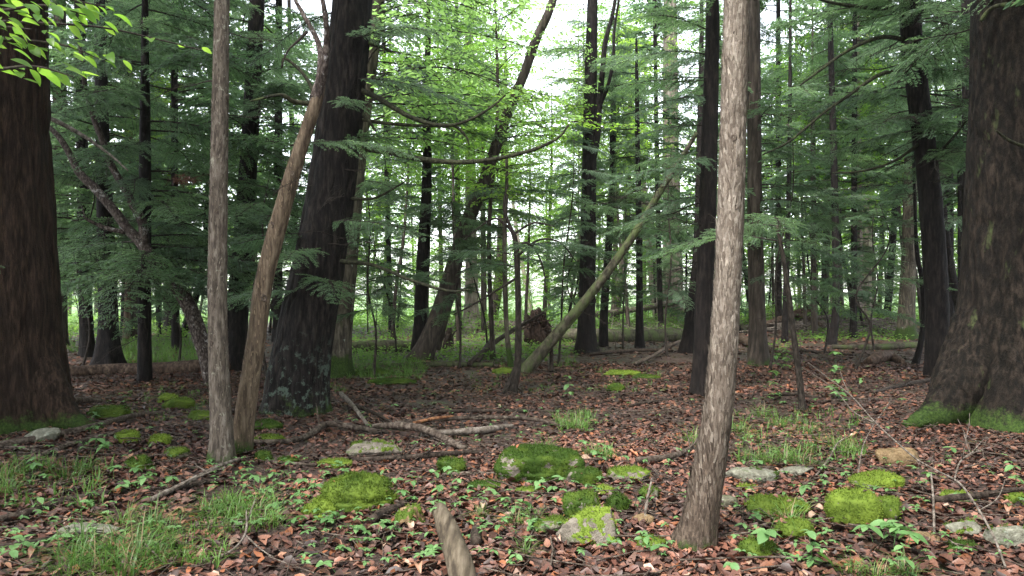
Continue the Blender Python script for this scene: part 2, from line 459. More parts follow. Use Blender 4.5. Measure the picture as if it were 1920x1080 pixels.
def mat_rock(name, c1, c2, c3, mossy=0.4):
    m, t, out = nmat(name)
    tc = t.nodes.new('ShaderNodeTexCoord'); co = tc.outputs['Object']
    n1 = noise(t, co, 18.0, 6, 0.7)
    c = ramp(t, n1, [(0.3, c1), (0.52, c2), (0.72, c3)])
    n2 = noise(t, co, 6.0, 5, 0.7, None, (4, 7, 1))
    k = 0.68 - 0.3 * mossy
    c = mixc(t, ramp(t, n2, [(k, (0, 0, 0)), (k + 0.1, (0.9,) * 3)]), c, (0.060, 0.095, 0.02))
    n3 = noise(t, co, 13.0, 4, 0.7, None, (1, 2, 9))
    c = mixc(t, ramp(t, n3, [(0.60, (0, 0, 0)), (0.66, (0.6,) * 3)]), c, (0.22, 0.25, 0.20))
    b = t.nodes.new('ShaderNodeBump'); b.inputs['Strength'].default_value = 0.7; b.inputs['Distance'].default_value = 0.02
    t.links.new(math_(t, 'ADD', n1, noise(t, co, 55.0, 4, 0.7)), b.inputs['Height'])
    p = N(t, 'ShaderNodeBsdfPrincipled', Roughness=0.75)
    p.inputs['Specular IOR Level'].default_value = 0.3
    t.links.new(c, p.inputs['Base Color']); t.links.new(b.outputs[0], p.inputs['Normal'])
    t.links.new(p.outputs[0], out.inputs[0])
    return m
M['rock'] = mat_rock('grey_stone', (0.0600, 0.0496, 0.0376), (0.1280, 0.1080, 0.0840), (0.2240, 0.2000, 0.1600), 0.4)
M['rockm'] = mat_rock('mossy_stone', (0.06, 0.055, 0.035), (0.12, 0.11, 0.075), (0.24, 0.22, 0.16), 0.75)
M['rockp'] = mat_rock('pale_slab_stone', (0.06, 0.055, 0.04), (0.14, 0.135, 0.10), (0.26, 0.255, 0.20), 0.45)
M['rockb'] = mat_rock('brown_stone', (0.07, 0.045, 0.02), (0.16, 0.105, 0.05), (0.26, 0.185, 0.10), 0.2)
M['peat'] = bark('root_plate_soil', (0.0060, 0.0040, 0.0030), (0.0250, 0.0150, 0.0110), (0.0800, 0.0550, 0.0425), 18, 0.4)

# ------------------------------------------------------------------ the ground
def axis(fine0, fine1, step, lo, hi, grow=1.16):
    a = list(np.arange(fine0, fine1 + 1e-6, step))
    s = step
    while a[-1] < hi: s *= grow; a.append(a[-1] + s)
    s = step
    while a[0] > lo: s *= grow; a.insert(0, a[0] - s)
    return np.array(a)
xs = axis(-9, 9, 0.085, -420, 420, 1.07)
ys = axis(3.4, 17, 0.085, -60, 620, 1.07)
GX, GY = np.meshgrid(xs, ys)
GZ = ground(GX, GY)
nx, ny = len(xs), len(ys)
ii = (np.arange(ny - 1)[:, None] * nx + np.arange(nx - 1)[None]).ravel()
ground_me = mesh('ground', np.stack([GX, GY, GZ], -1).reshape(-1, 3), np.stack([ii, ii + 1, ii + nx + 1, ii + nx], 1), None, [M['ground']])
ground_ob = tag(link('ground', ground_me), 'forest floor of dark soil under wet brown leaf litter', None, None, 'structure')

# ------------------------------------------------------------------ branch templates (along +X, Z up)
def stems_mesh(stems, seg=4):
    mb = MB()
    for p in stems:
        V, Q, T = tube(np.asarray(p, float), seg, cap=False)
        mb.add(V, Q, None)
    return mb

def hemlock_branch(seed, L=2.0, dens=1.15, bw=0.015, start=0.14):
    r = np.random.default_rng(seed)
    s = np.linspace(0, 1, 16)
    bend = r.normal(0, 0.10)
    ax = np.stack([L * s, L * (bend * s ** 2 + 0.02 * np.sin(s * 7 + seed)), L * (0.10 * s - (0.26 + 0.08 * r.random()) * s ** 2.1), 0.014 * (1 - s) ** 0.8 + 0.002], 1)
    stems = [ax]
    B, D, S, LL = [], [], [], []
    nsec = int(36 * dens)
    for k in range(nsec):
        sk = start + (1 - start) * (k + r.random() * 0.8) / nsec
        side = 1 if k % 2 else -1
        base = np.array([np.interp(sk, s, ax[:, i]) for i in range(3)])
        ln = L * (0.30 * (1 - sk) ** 0.7 + 0.05) * (0.65 + 0.6 * r.random())
        if sk < start + 0.12: ln *= 0.6
        an = side * R(r.uniform(48, 68))
        n = 7
        u = np.linspace(0, 1, n)
        cx = base[0] + ln * np.cos(an) * u + 0.10 * ln * u ** 2
        cy_ = base[1] + ln * np.sin(an) * u
        cz = base[2] + ln * (r.normal(0.0, 0.16) * u - r.uniform(0.15, 0.60) * u ** 2)
        st = np.stack([cx, cy_, cz, 0.0042 * (1 - u) + 0.0012], 1)
        stems.append(st[::2] if n > 4 else st)
        m = max(6, int(ln / 0.017))
        uu = np.linspace(0.06, 1.0, m)
        c = np.stack([np.interp(uu, u, st[:, i]) for i in range(3)], 1)
        T = unit(st[-1, :3] - st[0, :3])
        Nn = unit(np.cross(T, [0, 0, 1.0])); Up = np.cross(Nn, T)
        for sg in (-1, 1):
            keep = r.random(m) < 0.9
            a = R(1) * r.uniform(38, 62, m)
            tl = r.normal(0, 0.22, m)
            d = unit(T * np.cos(a)[:, None] + sg * Nn * np.sin(a)[:, None] + Up * (tl - 0.10)[:, None])
            l = (0.034 + 0.060 * (1 - uu) ** 0.6 + 0.012 * r.random(m)) * (0.8 + 0.4 * r.random())
            pn = unit(np.cross(d, Up[None] + r.normal(0, 0.45, (m, 3))))
            B.append(c[keep]); D.append(d[keep]); S.append(pn[keep]); LL.append(l[keep])
    B, D, S, LL = map(np.concatenate, (B, D, S, LL))
    fV, fQ = blades(B, D, S, LL, bw * (0.8 + 0.5 * r.random(len(B))))
    return stems, (fV, fQ)

def bare_branch(seed, L=2.0, n2=14):
    r = np.random.default_rng(seed)
    s = np.linspace(0, 1, 14)
    ax = np.stack([L * s, L * (r.normal(0, 0.10) * s ** 2 + 0.02 * np.sin(s * 9 + seed)), L * (r.uniform(-0.05, 0.15) * s - r.uniform(0.05, 0.25) * s ** 2 + 0.012 * np.sin(s * 13)), 0.012 * (1 - s) + 0.0022], 1)
    st = [ax]
    for k in range(n2):
        sk = r.uniform(0.2, 0.95)
        b = np.array([np.interp(sk, s, ax[:, i]) for i in range(3)])
        ln = L * r.uniform(0.08, 0.32) * (1.1 - sk)
        an = R(r.uniform(25, 70)) * r.choice([-1, 1])
        u = np.linspace(0, 1, 5)
        dz = r.normal(-0.1, 0.35)
        q = np.stack([b[0] + ln * np.cos(an) * u, b[1] + ln * np.sin(an) * u + 0.06 * ln * np.sin(u * 6), b[2] + ln * (dz * u - 0.15 * u ** 2), 0.0045 * (1 - u) + 0.0016], 1)
        st.append(q)
        for j in range(3):
            i = r.integers(1, 5); b2 = q[i, :3]; l2 = ln * r.uniform(0.2, 0.5); a2 = an + r.normal(0, 0.8)
            v = np.linspace(0, 1, 3)
            st.append(np.stack([b2[0] + l2 * np.cos(a2) * v, b2[1] + l2 * np.sin(a2) * v, b2[2] + l2 * r.normal(-0.1, 0.3) * v, 0.0025 * (1 - v) + 0.0012], 1))
    return st

LEAF_OUT = np.array([(0, 0), (0.28, 0.23), (0.60, 0.24), (1, 0), (0.60, -0.24), (0.28, -0.23)])
def leaves_geo(base, d, nrm, L, fold=0.25, curl=0.15):
    """broad leaves: 6-point outline folded at the midrib: 4 faces"""
    d = unit(d); sd_ = unit(np.cross(nrm, d)); up = np.cross(d, sd_)
    L = np.broadcast_to(L, (len(base),))
    V = np.zeros((len(base), 6, 3))
    for i, (a, b) in enumerate(LEAF_OUT):
        V[:, i] = base + d * (L * a)[:, None] + sd_ * (L * b)[:, None] + up * (L * (abs(b) * fold * 1.4 - curl * a * a))[:, None]
    i0 = np.arange(len(base))[:, None] * 6
    Q = np.concatenate([i0 + np.array([[0, 1, 2, 3]]), i0 + np.array([[0, 3, 4, 5]])], 0)
    return V.reshape(-1, 3), Q

def broad_branch(seed, L=2.2, leaf=0.085, nsec=16, per=0.05, droop=0.10, tilt=0.33):
    r = np.random.default_rng(seed)
    s = np.linspace(0, 1, 14)
    ax = np.stack([L * s, L * (r.normal(0, 0.08) * s ** 2 + 0.025 * np.sin(s * 8 + seed)), L * (0.20 * s - droop * 2.2 * s ** 2), 0.013 * (1 - s) + 0.002], 1)
    st = [ax]; B, D = [], []
    for k in range(nsec):
        sk = 0.15 + 0.83 * (k + r.random() * 0.7) / nsec
        side = 1 if k % 2 else -1
        b = np.array([np.interp(sk, s, ax[:, i]) for i in range(3)])
        ln = L * (0.33 * (1 - sk) ** 0.6 + 0.06) * r.uniform(0.6, 1.2)
        an = side * R(r.uniform(38, 62))
        u = np.linspace(0, 1, 6)
        q = np.stack([b[0] + ln * np.cos(an) * u, b[1] + ln * np.sin(an) * u, b[2] + ln * (r.normal(0.05, 0.12) * u - 0.14 * u ** 2), 0.004 * (1 - u) + 0.0013], 1)
        st.append(q)
        m = max(3, int(ln / per))
        uu = np.linspace(0.2, 1, m)
        c = np.stack([np.interp(uu, u, q[:, i]) for i in range(3)], 1)
        T = unit(q[-1, :3] - q[0, :3]); Nn = unit(np.cross(T, [0, 0, 1.0]))
        sg = np.where(np.arange(m) % 2, 1, -1)
        a = r.uniform(0.6, 1.2, m)
        d = T * np.cos(a)[:, None] + Nn * (sg * np.sin(a))[:, None] + np.array([0, 0, 1]) * r.normal(-0.18, 0.22, m)[:, None]
        B.append(c); D.append(d)
    B, D = np.concatenate(B), np.concatenate(D)
    B = B + r.normal(0, 0.012, B.shape)
    nr = np.array([0, 0, 1.0]) + r.normal(0, tilt, B.shape)
    V, Q = leaves_geo(B, D, nr, leaf * r.uniform(0.65, 1.2, len(B)))
    return st, (V, Q)

TEMPL = {}
def templates():
    for k in range(7):
        st, (V, Q) = hemlock_branch(100 + k, 2.0 + 0.25 * (k % 3))
        TEMPL.setdefault('hem', []).append((stems_mesh(st).mesh('hemlock_branch_wood', [M['twig']]), mesh('hemlock_branch_needles', V, Q, None, [M['hemlock'] if k % 3 else M['hemlock2']])))
    for k in range(7):
        TEMPL.setdefault('bare', []).append((stems_mesh(bare_branch(200 + k, 1.6 + 0.3 * (k % 3), 12 + k)).mesh('bare_branch_wood', [M['twig']]), None))
    for k in range(5):
        st, (V, Q) = broad_branch(300 + k, 2.2 + 0.3 * (k % 2))
        TEMPL.setdefault('beech', []).append((stems_mesh(st).mesh('beech_branch_wood', [M['twig']]), mesh('beech_branch_leaves', V, Q, None, [M['beech']])))
    for k in range(4):
        st, (V, Q) = broad_branch(340 + k, 2.3, 0.115, 14, 0.075, 0.15)
        TEMPL.setdefault('maple', []).append((stems_mesh(st).mesh('maple_branch_wood', [M['twig']]), mesh('maple_branch_leaves', V, Q, None, [M['maple']])))
    # loose crowns for high canopy and far trees: many branches of one tree in one leaf mass, unit = metres, base at z = 0
    for k in range(4):
        TEMPL.setdefault('crown_hem', []).append(crown(500 + k, 'hem'))
    for k in range(4):
        TEMPL.setdefault('crown_broad', []).append(crown(600 + k, 'broad'))

def crown(seed, kind, H=9.0, rad=3.0):
    r = np.random.default_rng(seed)
    wood = MB(); FV, FQ, n = [], [], 0
    nb = 64 if kind == 'hem' else 76
    for k in range(nb):
        t = (k + r.random()) / nb
        z = H * t
        if kind == 'hem': L = rad * (1.0 - 0.35 * t) * r.uniform(0.55, 1.1)
        else: L = rad * (0.45 + 0.7 * math.sin(math.pi * min(1, 0.15 + 0.8 * t))) * r.uniform(0.6, 1.05)
        if kind == 'hem': st, (V, Q) = hemlock_branch(int(r.integers(1e6)), L, 0.40, 0.035)
        else: st, (V, Q) = broad_branch(int(r.integers(1e6)), L, 0.15, 13, 0.075, 0.06, 0.7)
        if kind == 'hem':                               # thin out: every blade stands for a tuft of needles
            keep = r.random(len(Q)) < 0.5
            V = V.reshape(-1, 4, 3)[keep]
            c = V[:, :1]; V = (c + (V - c) * 1.7).reshape(-1, 3)
            Q = np.arange(len(V)).reshape(-1, 4)
        az = r.uniform(0, 2 * math.pi); el = R(r.uniform(-12, 12) if kind == 'hem' else r.uniform(0, 45))
        ca, sa, ce, se = math.cos(az), math.sin(az), math.cos(el), math.sin(el)
        M3 = np.array([[ca * ce, -sa, -ca * se], [sa * ce, ca, -sa * se], [se, 0, ce]])
        off = np.array([0, 0, z])
        FV.append(V @ M3.T + off); FQ.append(Q + n); n += len(V)
        for p in st[:1]:
            p = np.asarray(p)[::4].copy(); p[:, :3] = p[:, :3] @ M3.T + off; p[:, 3] *= 1.4
            a, b, _ = tube(p, 4, cap=False); wood.add(a, b)
    return wood.mesh('crown_limbs', [M['twig']]), mesh('crown_leaves', np.vstack(FV), np.vstack(FQ), None, [M['hemlock'] if kind == 'hem' else M['beech']])

templates()

# ------------------------------------------------------------------ trees
class Tree:
    def __init__(s, name, label, cat, base, group=None):
        s.e = bpy.data.objects.new(name, None); COL.objects.link(s.e)
        s.e.empty_display_size = 0.2
        s.base = np.array(base, float); s.e.location = s.base
        tag(s.e, label, cat, group)
        s.path = None
        s.r = np.random.default_rng(abs(hash_(label)) % 100000)
    def trunk(s, pts, mat, seg=20, row=0.08, amp=0.006, freq=(14, 3), flare=0.0, lobes=5, fh=0.28, vis=8.0, name='trunk', lump=0.05):
        p = spline(pts, 10)
        p[:, :3] -= s.base
        if s.path is None: s.path = p
        q, arc = resample(p, lambda z: row if z < vis else max(row, 0.35))
        ph = s.r.uniform(0, 6)
        seed = int(s.r.integers(1000))
        def fl(S, TH):
            e = np.exp(-np.maximum(S - 0.12, 0) / fh)
            lob = 0.5 + 0.5 * np.cos(lobes * TH + ph + 0.8 * np.sin(2 * TH + ph))
            return 1 + flare * e * (0.35 + 0.9 * lob)
        V, Q, T = tube(q, seg, amp, freq, seed, arc, fl if flare else None, True, lump)
        return link(name, mesh(name, V, Q, T, [M[mat]]), s.e)
    def at(s, z):
        p = s.path; o = np.argsort(p[:, 2])
        return np.array([np.interp(z, p[o, 2], p[o, i]) for i in range(4)])
    def branches(s, kind, n, z0, z1, sc=(0.7, 1.2), pitch=(-12, 10), az=None, spread=360, bias=1.0):
        for k in range(n):
            z = z0 + (z1 - z0) * ((k + s.r.random()) / n) ** bias
            c = s.at(z)
            a = (s.r.uniform(0, 360) if az is None else az + s.r.uniform(-spread / 2, spread / 2))
            s.branch(kind, (c[0], c[1], z), a, s.r.uniform(*pitch), s.r.uniform(*sc))
    def branch(s, kind, loc, az, pitch, sc, label=None):
        T = TEMPL[kind]; w, f = T[int(s.r.integers(len(T)))]
        if kind == 'bare':
            return link('branch', w, s.e, loc, (R(s.r.uniform(-40, 40)), -R(pitch), R(az)), sc)
        o = link('branch', w, s.e, loc, (R(s.r.uniform(-14, 14)), -R(pitch), R(az)), sc)
        g = link('foliage', f, o); g['kind'] = 'stuff'
        return o
    def limb(s, pts, mat='limb', seg=8, amp=0.004, name='limb'):
        """pts rows px, py, width in px, distance"""
        w = np.array([[*(P(a, b, d) - s.base), c * 0.5 * d / F] for a, b, c, d in pts])
        q = spline(w, 9)
        V, Q, T = tube(q, seg, amp, (30, 8), int(s.r.integers(999)), None, None, True, 0.12)
        return link(name, mesh(name, V, Q, T, [M[mat]]), s.e)
    def crown(s, kind, z, sc, var=None, thin=None):
        T = TEMPL['crown_' + kind]; w, f = T[int(s.r.integers(len(T))) if var is None else var]
        c = s.at(z)
        rz = s.r.uniform(0, 6.28)
        o = link('crown', w, s.e, (c[0], c[1], z), (0, 0, rz), sc)
        g = link('foliage', f, o); g['kind'] = 'stuff'

def hash_(t):
    h = 7
    for ch in t: h = (h * 131 + ord(ch)) & 0x7fffffff
    return h

def photo_tree(name, label, pts, mat, H=15.0, cat='tree', group=None, seg=20, row=0.08, amp=0.006, freq=(14, 3), flare=0.4, lobes=5, fh=0.28, toward=0.0, d=None, vis=None, lump=0.05, stop=False):
    """pts rows px, py, width in px; the first row is the foot on the ground"""
    if d is None: b = GP(pts[0][0], pts[0][1])
    else:
        b = P(pts[0][0], HY, d); b[2] = float(ground(b[0], b[1]))
    d = b[1]
    t = Tree(name, label, cat, b, group)
    w = []
    for px, py, ww in pts:
        p = P(px, py, d); w.append([p[0], d + toward * (p[2] - b[2]), p[2], ww * 0.5 * d / F])
    w[0][2] = b[2]
    r0 = w[0]
    w.insert(0, [r0[0] - 0.1 * (w[1][0] - r0[0]), r0[1], b[2] - 0.15, r0[3] * 1.05])
    if not stop:
        a, c = np.array(w[-2]), np.array(w[-1])
        dirx = (c[0] - a[0]) / max(0.3, c[2] - a[2])
        z = c[2]; x = c[0]
        k = 1.0
        while z < H:
            st = min(2.5, H - z + 0.01); z += st; k *= 0.6; x += dirx * k * st
            w.append([x, c[1] + toward * (z - c[2]) * 0.5, z, max(0.03, c[3] * (1 - 0.75 * (z - c[2]) / max(1, H - c[2])))])
    vis = vis or (CZ + (HY / F) * d + 0.5)
    t.trunk(np.array(w), mat, seg, row, amp, freq, flare, lobes, fh, vis, lump=lump)
    t.d = d
    return t
# -- near and middle trees, from the photograph
t = photo_tree('old_tree', 'massive furrowed brown trunk cut by the left edge of the photo',
    [(24, 800, 186), (20, 690, 176), (14, 540, 165), (10, 350, 152), (8, 150, 146), (6, 0, 142)], 'brown', 17, seg=150, row=0.04, amp=0.026, freq=(10, 1.3), flare=0.20, lobes=6, fh=0.35)
BIGL = t
t.branches('hem', 48, 5.2, 14, (0.85, 1.2))
t.limb([(80, 215, 9, 9.0), (140, 245, 8, 8.9), (200, 285, 5, 8.7), (240, 320, 3, 8.5)], 'stickg', name='branch')
t.branch('hem', (0.3, -0.5, 1.75), -100, -5, 0.30)

t = photo_tree('young_tree', 'slim straight grey trunk in front of the dark broad trunk, left foreground',
    [(414, 868, 46.0), (415, 800, 39.6), (409, 640, 35.0), (408, 500, 34.0), (411, 300, 31.3), (414, 120, 28.5), (416, 0, 26.7)], 'grey', 12, seg=64, row=0.018, amp=0.0045, freq=(60, 9), flare=0.32, fh=0.14)
t.branches('bare', 5, 2.7, 5.5, (0.35, 0.6))
t.branches('beech', 7, 6.5, 11, (0.8, 1.2)); YG = t

t = photo_tree('leaning_tree', 'tan trunk leaning right out of the slim grey trunk\'s foot',
    [(452, 848, 38.6), (462, 760, 36.8), (480, 640, 34.0), (497, 520, 33.1), (530, 390, 30.4), (560, 290, 25.8), (590, 200, 23.0), (600, 160, 18.4), (603, 148, 9.2)], 'tan', 4.0, seg=56, row=0.02, amp=0.004, freq=(45, 7), flare=0.15, fh=0.12, stop=True, lump=0.12)
TN = t; d = t.d
t.limb([(592, 185, 24, d), (601, 140, 17, d), (598, 85, 11, d + .1), (565, 20, 8, d + .2), (540, -20, 6, d + .3)], 'speck')
t.limb([(590, 195, 23, d), (606, 130, 17, d - .05), (612, 80, 12, d - .1), (610, 30, 10, d - .2), (598, -30, 8, d - .2)], 'speck')
t.limb([(585, 195, 10, d), (550, 190, 9, d - .1), (525, 178, 7, d - .2), (470, 190, 4, d - .3)], 'limb')
t.limb([(592, 180, 9, d), (570, 140, 7, d + .1), (535, 110, 5, d + .2), (528, 128, 4, d + .2)], 'limb')
t.limb([(575, 60, 6, d), (560, 75, 5, d - .1), (540, 95, 4, d - .2), (527, 125, 3, d - .2)], 'twig')
t.branch('hem', (0.45, 0.1, 3.0), 20, 10, 0.5)
t.branch('bare', (0.2, 0, 2.1), 30, 10, 0.5); t.branch('bare', (0.3, 0, 2.5), -40, 15, 0.4)

t = photo_tree('hemlock_tree', 'broad black wet trunk with lichen on its foot, left of the centre',
    [(553, 772, 112), (560, 700, 108), (578, 600, 100), (597, 500, 96), (618, 380, 90), (635, 250, 85), (650, 120, 79), (661, 0, 73)], 'darkl', 17, seg=130, row=0.04, amp=0.020, freq=(12, 1.5), flare=0.22, lobes=5, fh=0.35)
DK = t; d = t.d
t.limb([(668, 276, 12, d), (720, 284, 11, d - .3), (800, 300, 10, d - .5), (870, 304, 9, d - .6), (940, 296, 8, d - .7), (1010, 277, 7, d - .8), (1050, 255, 5, d - .9), (1066, 234, 4, d - .9)])
t.limb([(668, 165, 11, d), (710, 185, 10, d - .3), (770, 220, 9, d - .5), (830, 236, 8, d - .6), (880, 225, 6, d - .7), (925, 198, 5, d - .7), (948, 178, 4, d - .7)])
t.limb([(665, 222, 8, d), (730, 232, 7, d - .2), (800, 236, 6, d - .4), (850, 236, 6, d - .5), (873, 255, 4, d - .5), (880, 272, 3, d - .5)])
t.limb([(690, 80, 7, d), (720, 90, 6, d - .3), (735, 97, 4, d - .4)])
t.limb([(640, 490, 9, d - .3), (700, 497, 7, d - .6), (770, 525, 6, d - .9), (840, 545, 5, d - 1.1), (880, 543, 3, d - 1.2)], 'limb')
t.limb([(650, 372, 7, d), (700, 372, 5, d - .4), (740, 352, 4, d - .7), (760, 340, 3, d - .8)])
t.limb([(672, 205, 7, d), (690, 225, 6, d - .1), (705, 246, 4, d - .2)])
for z, az, sc, k in [(4.0, -60, .55, 'hem'), (3.6, -20, .5, 'hem'), (4.4, 10, .8, 'hem'), (4.9, -40, .8, 'hem'), (2.1, -95, .6, 'hem'), (1.6, -150, .65, 'hem'), (2.5, -30, .6, 'hem'), (1.75, -60, .6, 'hem'), (2.3, 190, .6, 'hem'), (3.0, 200, .5, 'bare'), (2.2, -40, .7, 'bare'), (2.7, -80, .6, 'bare'), (1.7, -60, .6, 'bare'), (1.9, -120, .6, 'bare'), (3.2, -10, .6, 'bare')]:
    c = t.at(z); t.branch(k, (c[0], c[1] - c[3] * .6, z), az, 2, sc)
t.branches('hem', 16, 5.2, 14, (0.8, 1.2), az=180, spread=200)
t = photo_tree('maple_tree', 'moss-footed trunk close behind the broad black trunk',
    [(632, 705, 46), (636, 640, 44), (645, 540, 42), (656, 420, 40), (666, 320, 37), (680, 200, 34), (700, 60, 30), (706, 0, 28)], 'mossy', 15, seg=40, row=0.06, amp=0.007, flare=0.5, fh=0.3)
t.branches('maple', 34, 4.6, 8.6, (0.9, 1.6), az=5, spread=150)
t.branches('maple', 4, 8.4, 12, (1.0, 1.4), az=180, spread=180)

# left thicket
t = photo_tree('hemlock_tree', 'dark thin straight trunk standing in the ferny gap left of the slim grey trunk',
    [(271, 715, 24), (271, 560, 23), (272, 380, 22), (272, 200, 18), (272, 90, 14), (272, 0, 11)], 'dark', 9, seg=24, row=0.08, amp=0.005, flare=0.25)
t.branches('hem', 46, 1.7, 8.5, (0.75, 1.25), pitch=(-14, 6))
for z, az, sc in [(2.2, 5, 1.15), (2.05, -25, 1.15), (1.95, 195, 1.0), (2.3, -60, 1.1), (1.9, -110, 1.2), (2.15, 215, 1.25), (2.4, -10, 1.2), (2.0, -70, 1.3), (2.5, 170, 1.2)]:
    t.branch('hem', (0, 0, z), az, -2, sc)
t.branches('bare', 10, 0.6, 3.5, (0.5, 0.9))

t = photo_tree('hemlock_tree', 'dark trunk with flared foot between the left massive trunk and the ferny gap',
    [(203, 690, 44), (203, 600, 34), (200, 480, 31), (196, 380, 28), (192, 250, 24), (188, 60, 20)], 'dark', 14, seg=28, row=0.08, amp=0.007, flare=0.7, fh=0.35)
t.branches('hem', 46, 2.4, 9, (0.8, 1.4)); t.branches('bare', 8, 1.2, 4, (0.5, 0.9))

t = photo_tree('bent_tree', 'dark crooked trunk leaning left with two speckled forks, beside the slim grey trunk',
    [(398, 692, 26), (378, 640, 27), (352, 570, 26), (322, 525, 24), (290, 490, 21), (262, 452, 20), (240, 430, 18), (218, 400, 17), (180, 355, 16), (150, 325, 15), (125, 278, 12), (100, 245, 9), (60, 215, 6), (20, 185, 4)], 'speck', 5, seg=24, row=0.05, amp=0.006, flare=0.2, stop=True, lump=0.12, d=13.2)
d = t.d
t.limb([(270, 458, 18, d), (268, 420, 18, d), (240, 365, 16, d - .1), (212, 315, 14, d - .1), (195, 270, 13, d - .2), (172, 210, 11, d - .2), (158, 150, 9, d - .3), (150, 85, 7, d - .3)], 'speck')
t.limb([(235, 436, 10, d), (200, 428, 8, d - .1), (170, 415, 6, d - .2), (155, 405, 4, d - .3)], 'speck')
t.branches('bare', 6, 1.5, 4.2, (0.4, 0.7))

t = photo_tree('hemlock_tree', 'dark trunk seen just right of the slim grey trunk',
    [(440, 695, 46), (444, 600, 40), (456, 450, 35), (466, 300, 32), (474, 160, 30), (482, 0, 27)], 'dark', 16, seg=30, row=0.08, amp=0.007, flare=0.35)
t.branches('hem', 40, 2.4, 8, (0.8, 1.3)); t.branches('bare', 12, 1.5, 6, (0.5, 0.9)); t.branches('hem', 14, 9, 14, (0.8, 1.3))

t = photo_tree('hemlock_tree', 'grey-green trunk half hidden just right of the left massive trunk',
    [(108, 648, 34), (110, 560, 29), (112, 450, 27), (112, 300, 25), (112, 0, 20)], 'mid', 15, seg=22, row=0.12, amp=0.008, flare=0.3)
t.branches('hem', 26, 2.6, 12, (1.0, 1.6))
t = photo_tree('far_tree', 'green-lit pale slim trunk between the dark flared trunk and the thin straight trunk',
    [(237, 640, 14), (240, 560, 12), (242, 460, 11), (244, 300, 10)], 'tan', 12, seg=14, row=0.15, amp=0.004, flare=0.2)
t.crown('broad', 5, 0.7)
t = photo_tree('far_tree', 'reddish slanting trunk behind the thin straight dark trunk on the left',
    [(248, 638, 20), (255, 560, 21), (262, 460, 20), (268, 300, 18)], 'mid', 13, seg=16, row=0.15, amp=0.005, flare=0.2)
t.crown('hem', 4, 0.9)
t = photo_tree('far_tree', 'dark short-looking trunk at the bright field edge behind the ferny gap',
    [(317, 626, 24), (319, 560, 22), (322, 480, 21), (325, 300, 19)], 'dark', 14, seg=16, row=0.15, amp=0.006, flare=0.25)
t.crown('hem', 4, 1.0)
t = photo_tree('far_tree', 'slanting dark trunk low behind the crooked trunk',
    [(342, 632, 14), (356, 590, 13), (372, 540, 12), (385, 450, 11), (392, 300, 9)], 'dark', 11, seg=14, row=0.15, amp=0.004, flare=0.2)
t.crown('hem', 3.5, 0.75)

# centre
t = photo_tree('hemlock_tree', 'upright dark trunk crossing behind the foot of the leaning mossy trunk',
    [(783, 672, 30), (788, 600, 24), (791, 520, 23), (796, 430, 22), (800, 350, 19), (801, 200, 15), (802, 90, 11), (803, 0, 8)], 'dark', 10, seg=22, row=0.1, amp=0.008, flare=0.3)
t.branches('hem', 30, 3.0, 9.3, (0.6, 1.1)); t.branches('bare', 14, 1.0, 5, (0.5, 1.0))
t.branches('hem', 8, 5.3, 7.2, (0.8, 1.1))
t = photo_tree('leaning_tree', 'mossy trunk leaning right from the centre into the white sky gap',
    [(788, 676, 42), (815, 610, 33), (842, 530, 30), (872, 430, 27), (900, 360, 24), (925, 290, 21), (950, 215, 19), (978, 150, 18), (1005, 75, 17), (1037, 0, 15)], 'mid', 12, seg=30, row=0.08, amp=0.010, flare=0.3, lump=0.10)
t.branches('beech', 16, 3.7, 6.4, (0.8, 1.5), az=0, spread=260); t.branches('bare', 8, 2, 6, (0.5, 0.9)); t.branches('hem', 7, 3.0, 4.4, (0.8, 1.2))
LEAN = t
t.limb([(818, 655, 16, t.d + .1), (836, 590, 14, t.d + .1), (856, 530, 11, t.d + .1), (858, 520, 4, t.d + .1)], 'mid', name='stub')
t = photo_tree('sapling', 'black bent sapling with drooping twigs left of the leaning greenish pole',
    [(960, 738, 16), (970, 690, 14), (972, 600, 12), (970, 500, 11), (966, 450, 10), (955, 423, 8)], 'twig', 2.4, seg=14, row=0.05, amp=0.003, flare=0.4, fh=0.12, stop=True)
d = t.d
t.limb([(945, 742, 12, d - .1), (956, 715, 10, d), (966, 690, 8, d)], 'twig')
for pts in ([(968, 470, 6), (985, 455, 5), (1005, 470, 4), (1020, 510, 3), (1022, 545, 2)], [(960, 432, 6), (930, 410, 4), (900, 425, 3), (870, 450, 2)], [(958, 428, 6), (945, 390, 5), (950, 350, 3)],
            [(970, 520, 5), (930, 545, 4), (880, 575, 3), (850, 590, 2)], [(971, 480, 5), (1010, 450, 4), (1050, 455, 3), (1080, 490, 2)], [(962, 440, 5), (1000, 418, 4), (1040, 425, 2)]):
    t.limb([(a, b, c, d) for a, b, c in pts], 'twig', 6, 0, name='branch')
t.branch('hem', (0, 0, 2.3), 180, 8, 0.7); t.branch('hem', (0, 0, 2.4), 10, 10, 0.75); t.branch('hem', (0, 0, 2.35), -70, 5, 0.7); t.branch('hem', (0, 0, 2.2), 60, 5, 0.7); t.branch('hem', (0, 0, 2.1), 120, 5, 0.7)
t = photo_tree('sapling', 'thin mossy pole standing just left of the black bent sapling',
    [(958, 690, 11), (950, 620, 9), (947, 540, 9), (946, 440, 8), (950, 360, 7), (950, 300, 5)], 'mossy', 4.5, seg=12, row=0.08, amp=0.003, flare=0.15)
t.branches('hem', 8, 2.2, 4.3, (0.4, 0.8))
t = photo_tree('leaning_pole', 'long greenish dead pole leaning up right across the centre',
    [(984, 698, 27), (1020, 655, 23), (1062, 605, 20), (1100, 560, 18), (1142, 505, 16), (1190, 435, 14), (1235, 360, 12), (1270, 305, 10), (1300, 255, 7)], 'log', 5, cat='dead trunk', seg=24, row=0.05, amp=0.004, flare=0.15, fh=0.1, stop=True, lump=0.06, toward=-0.06)
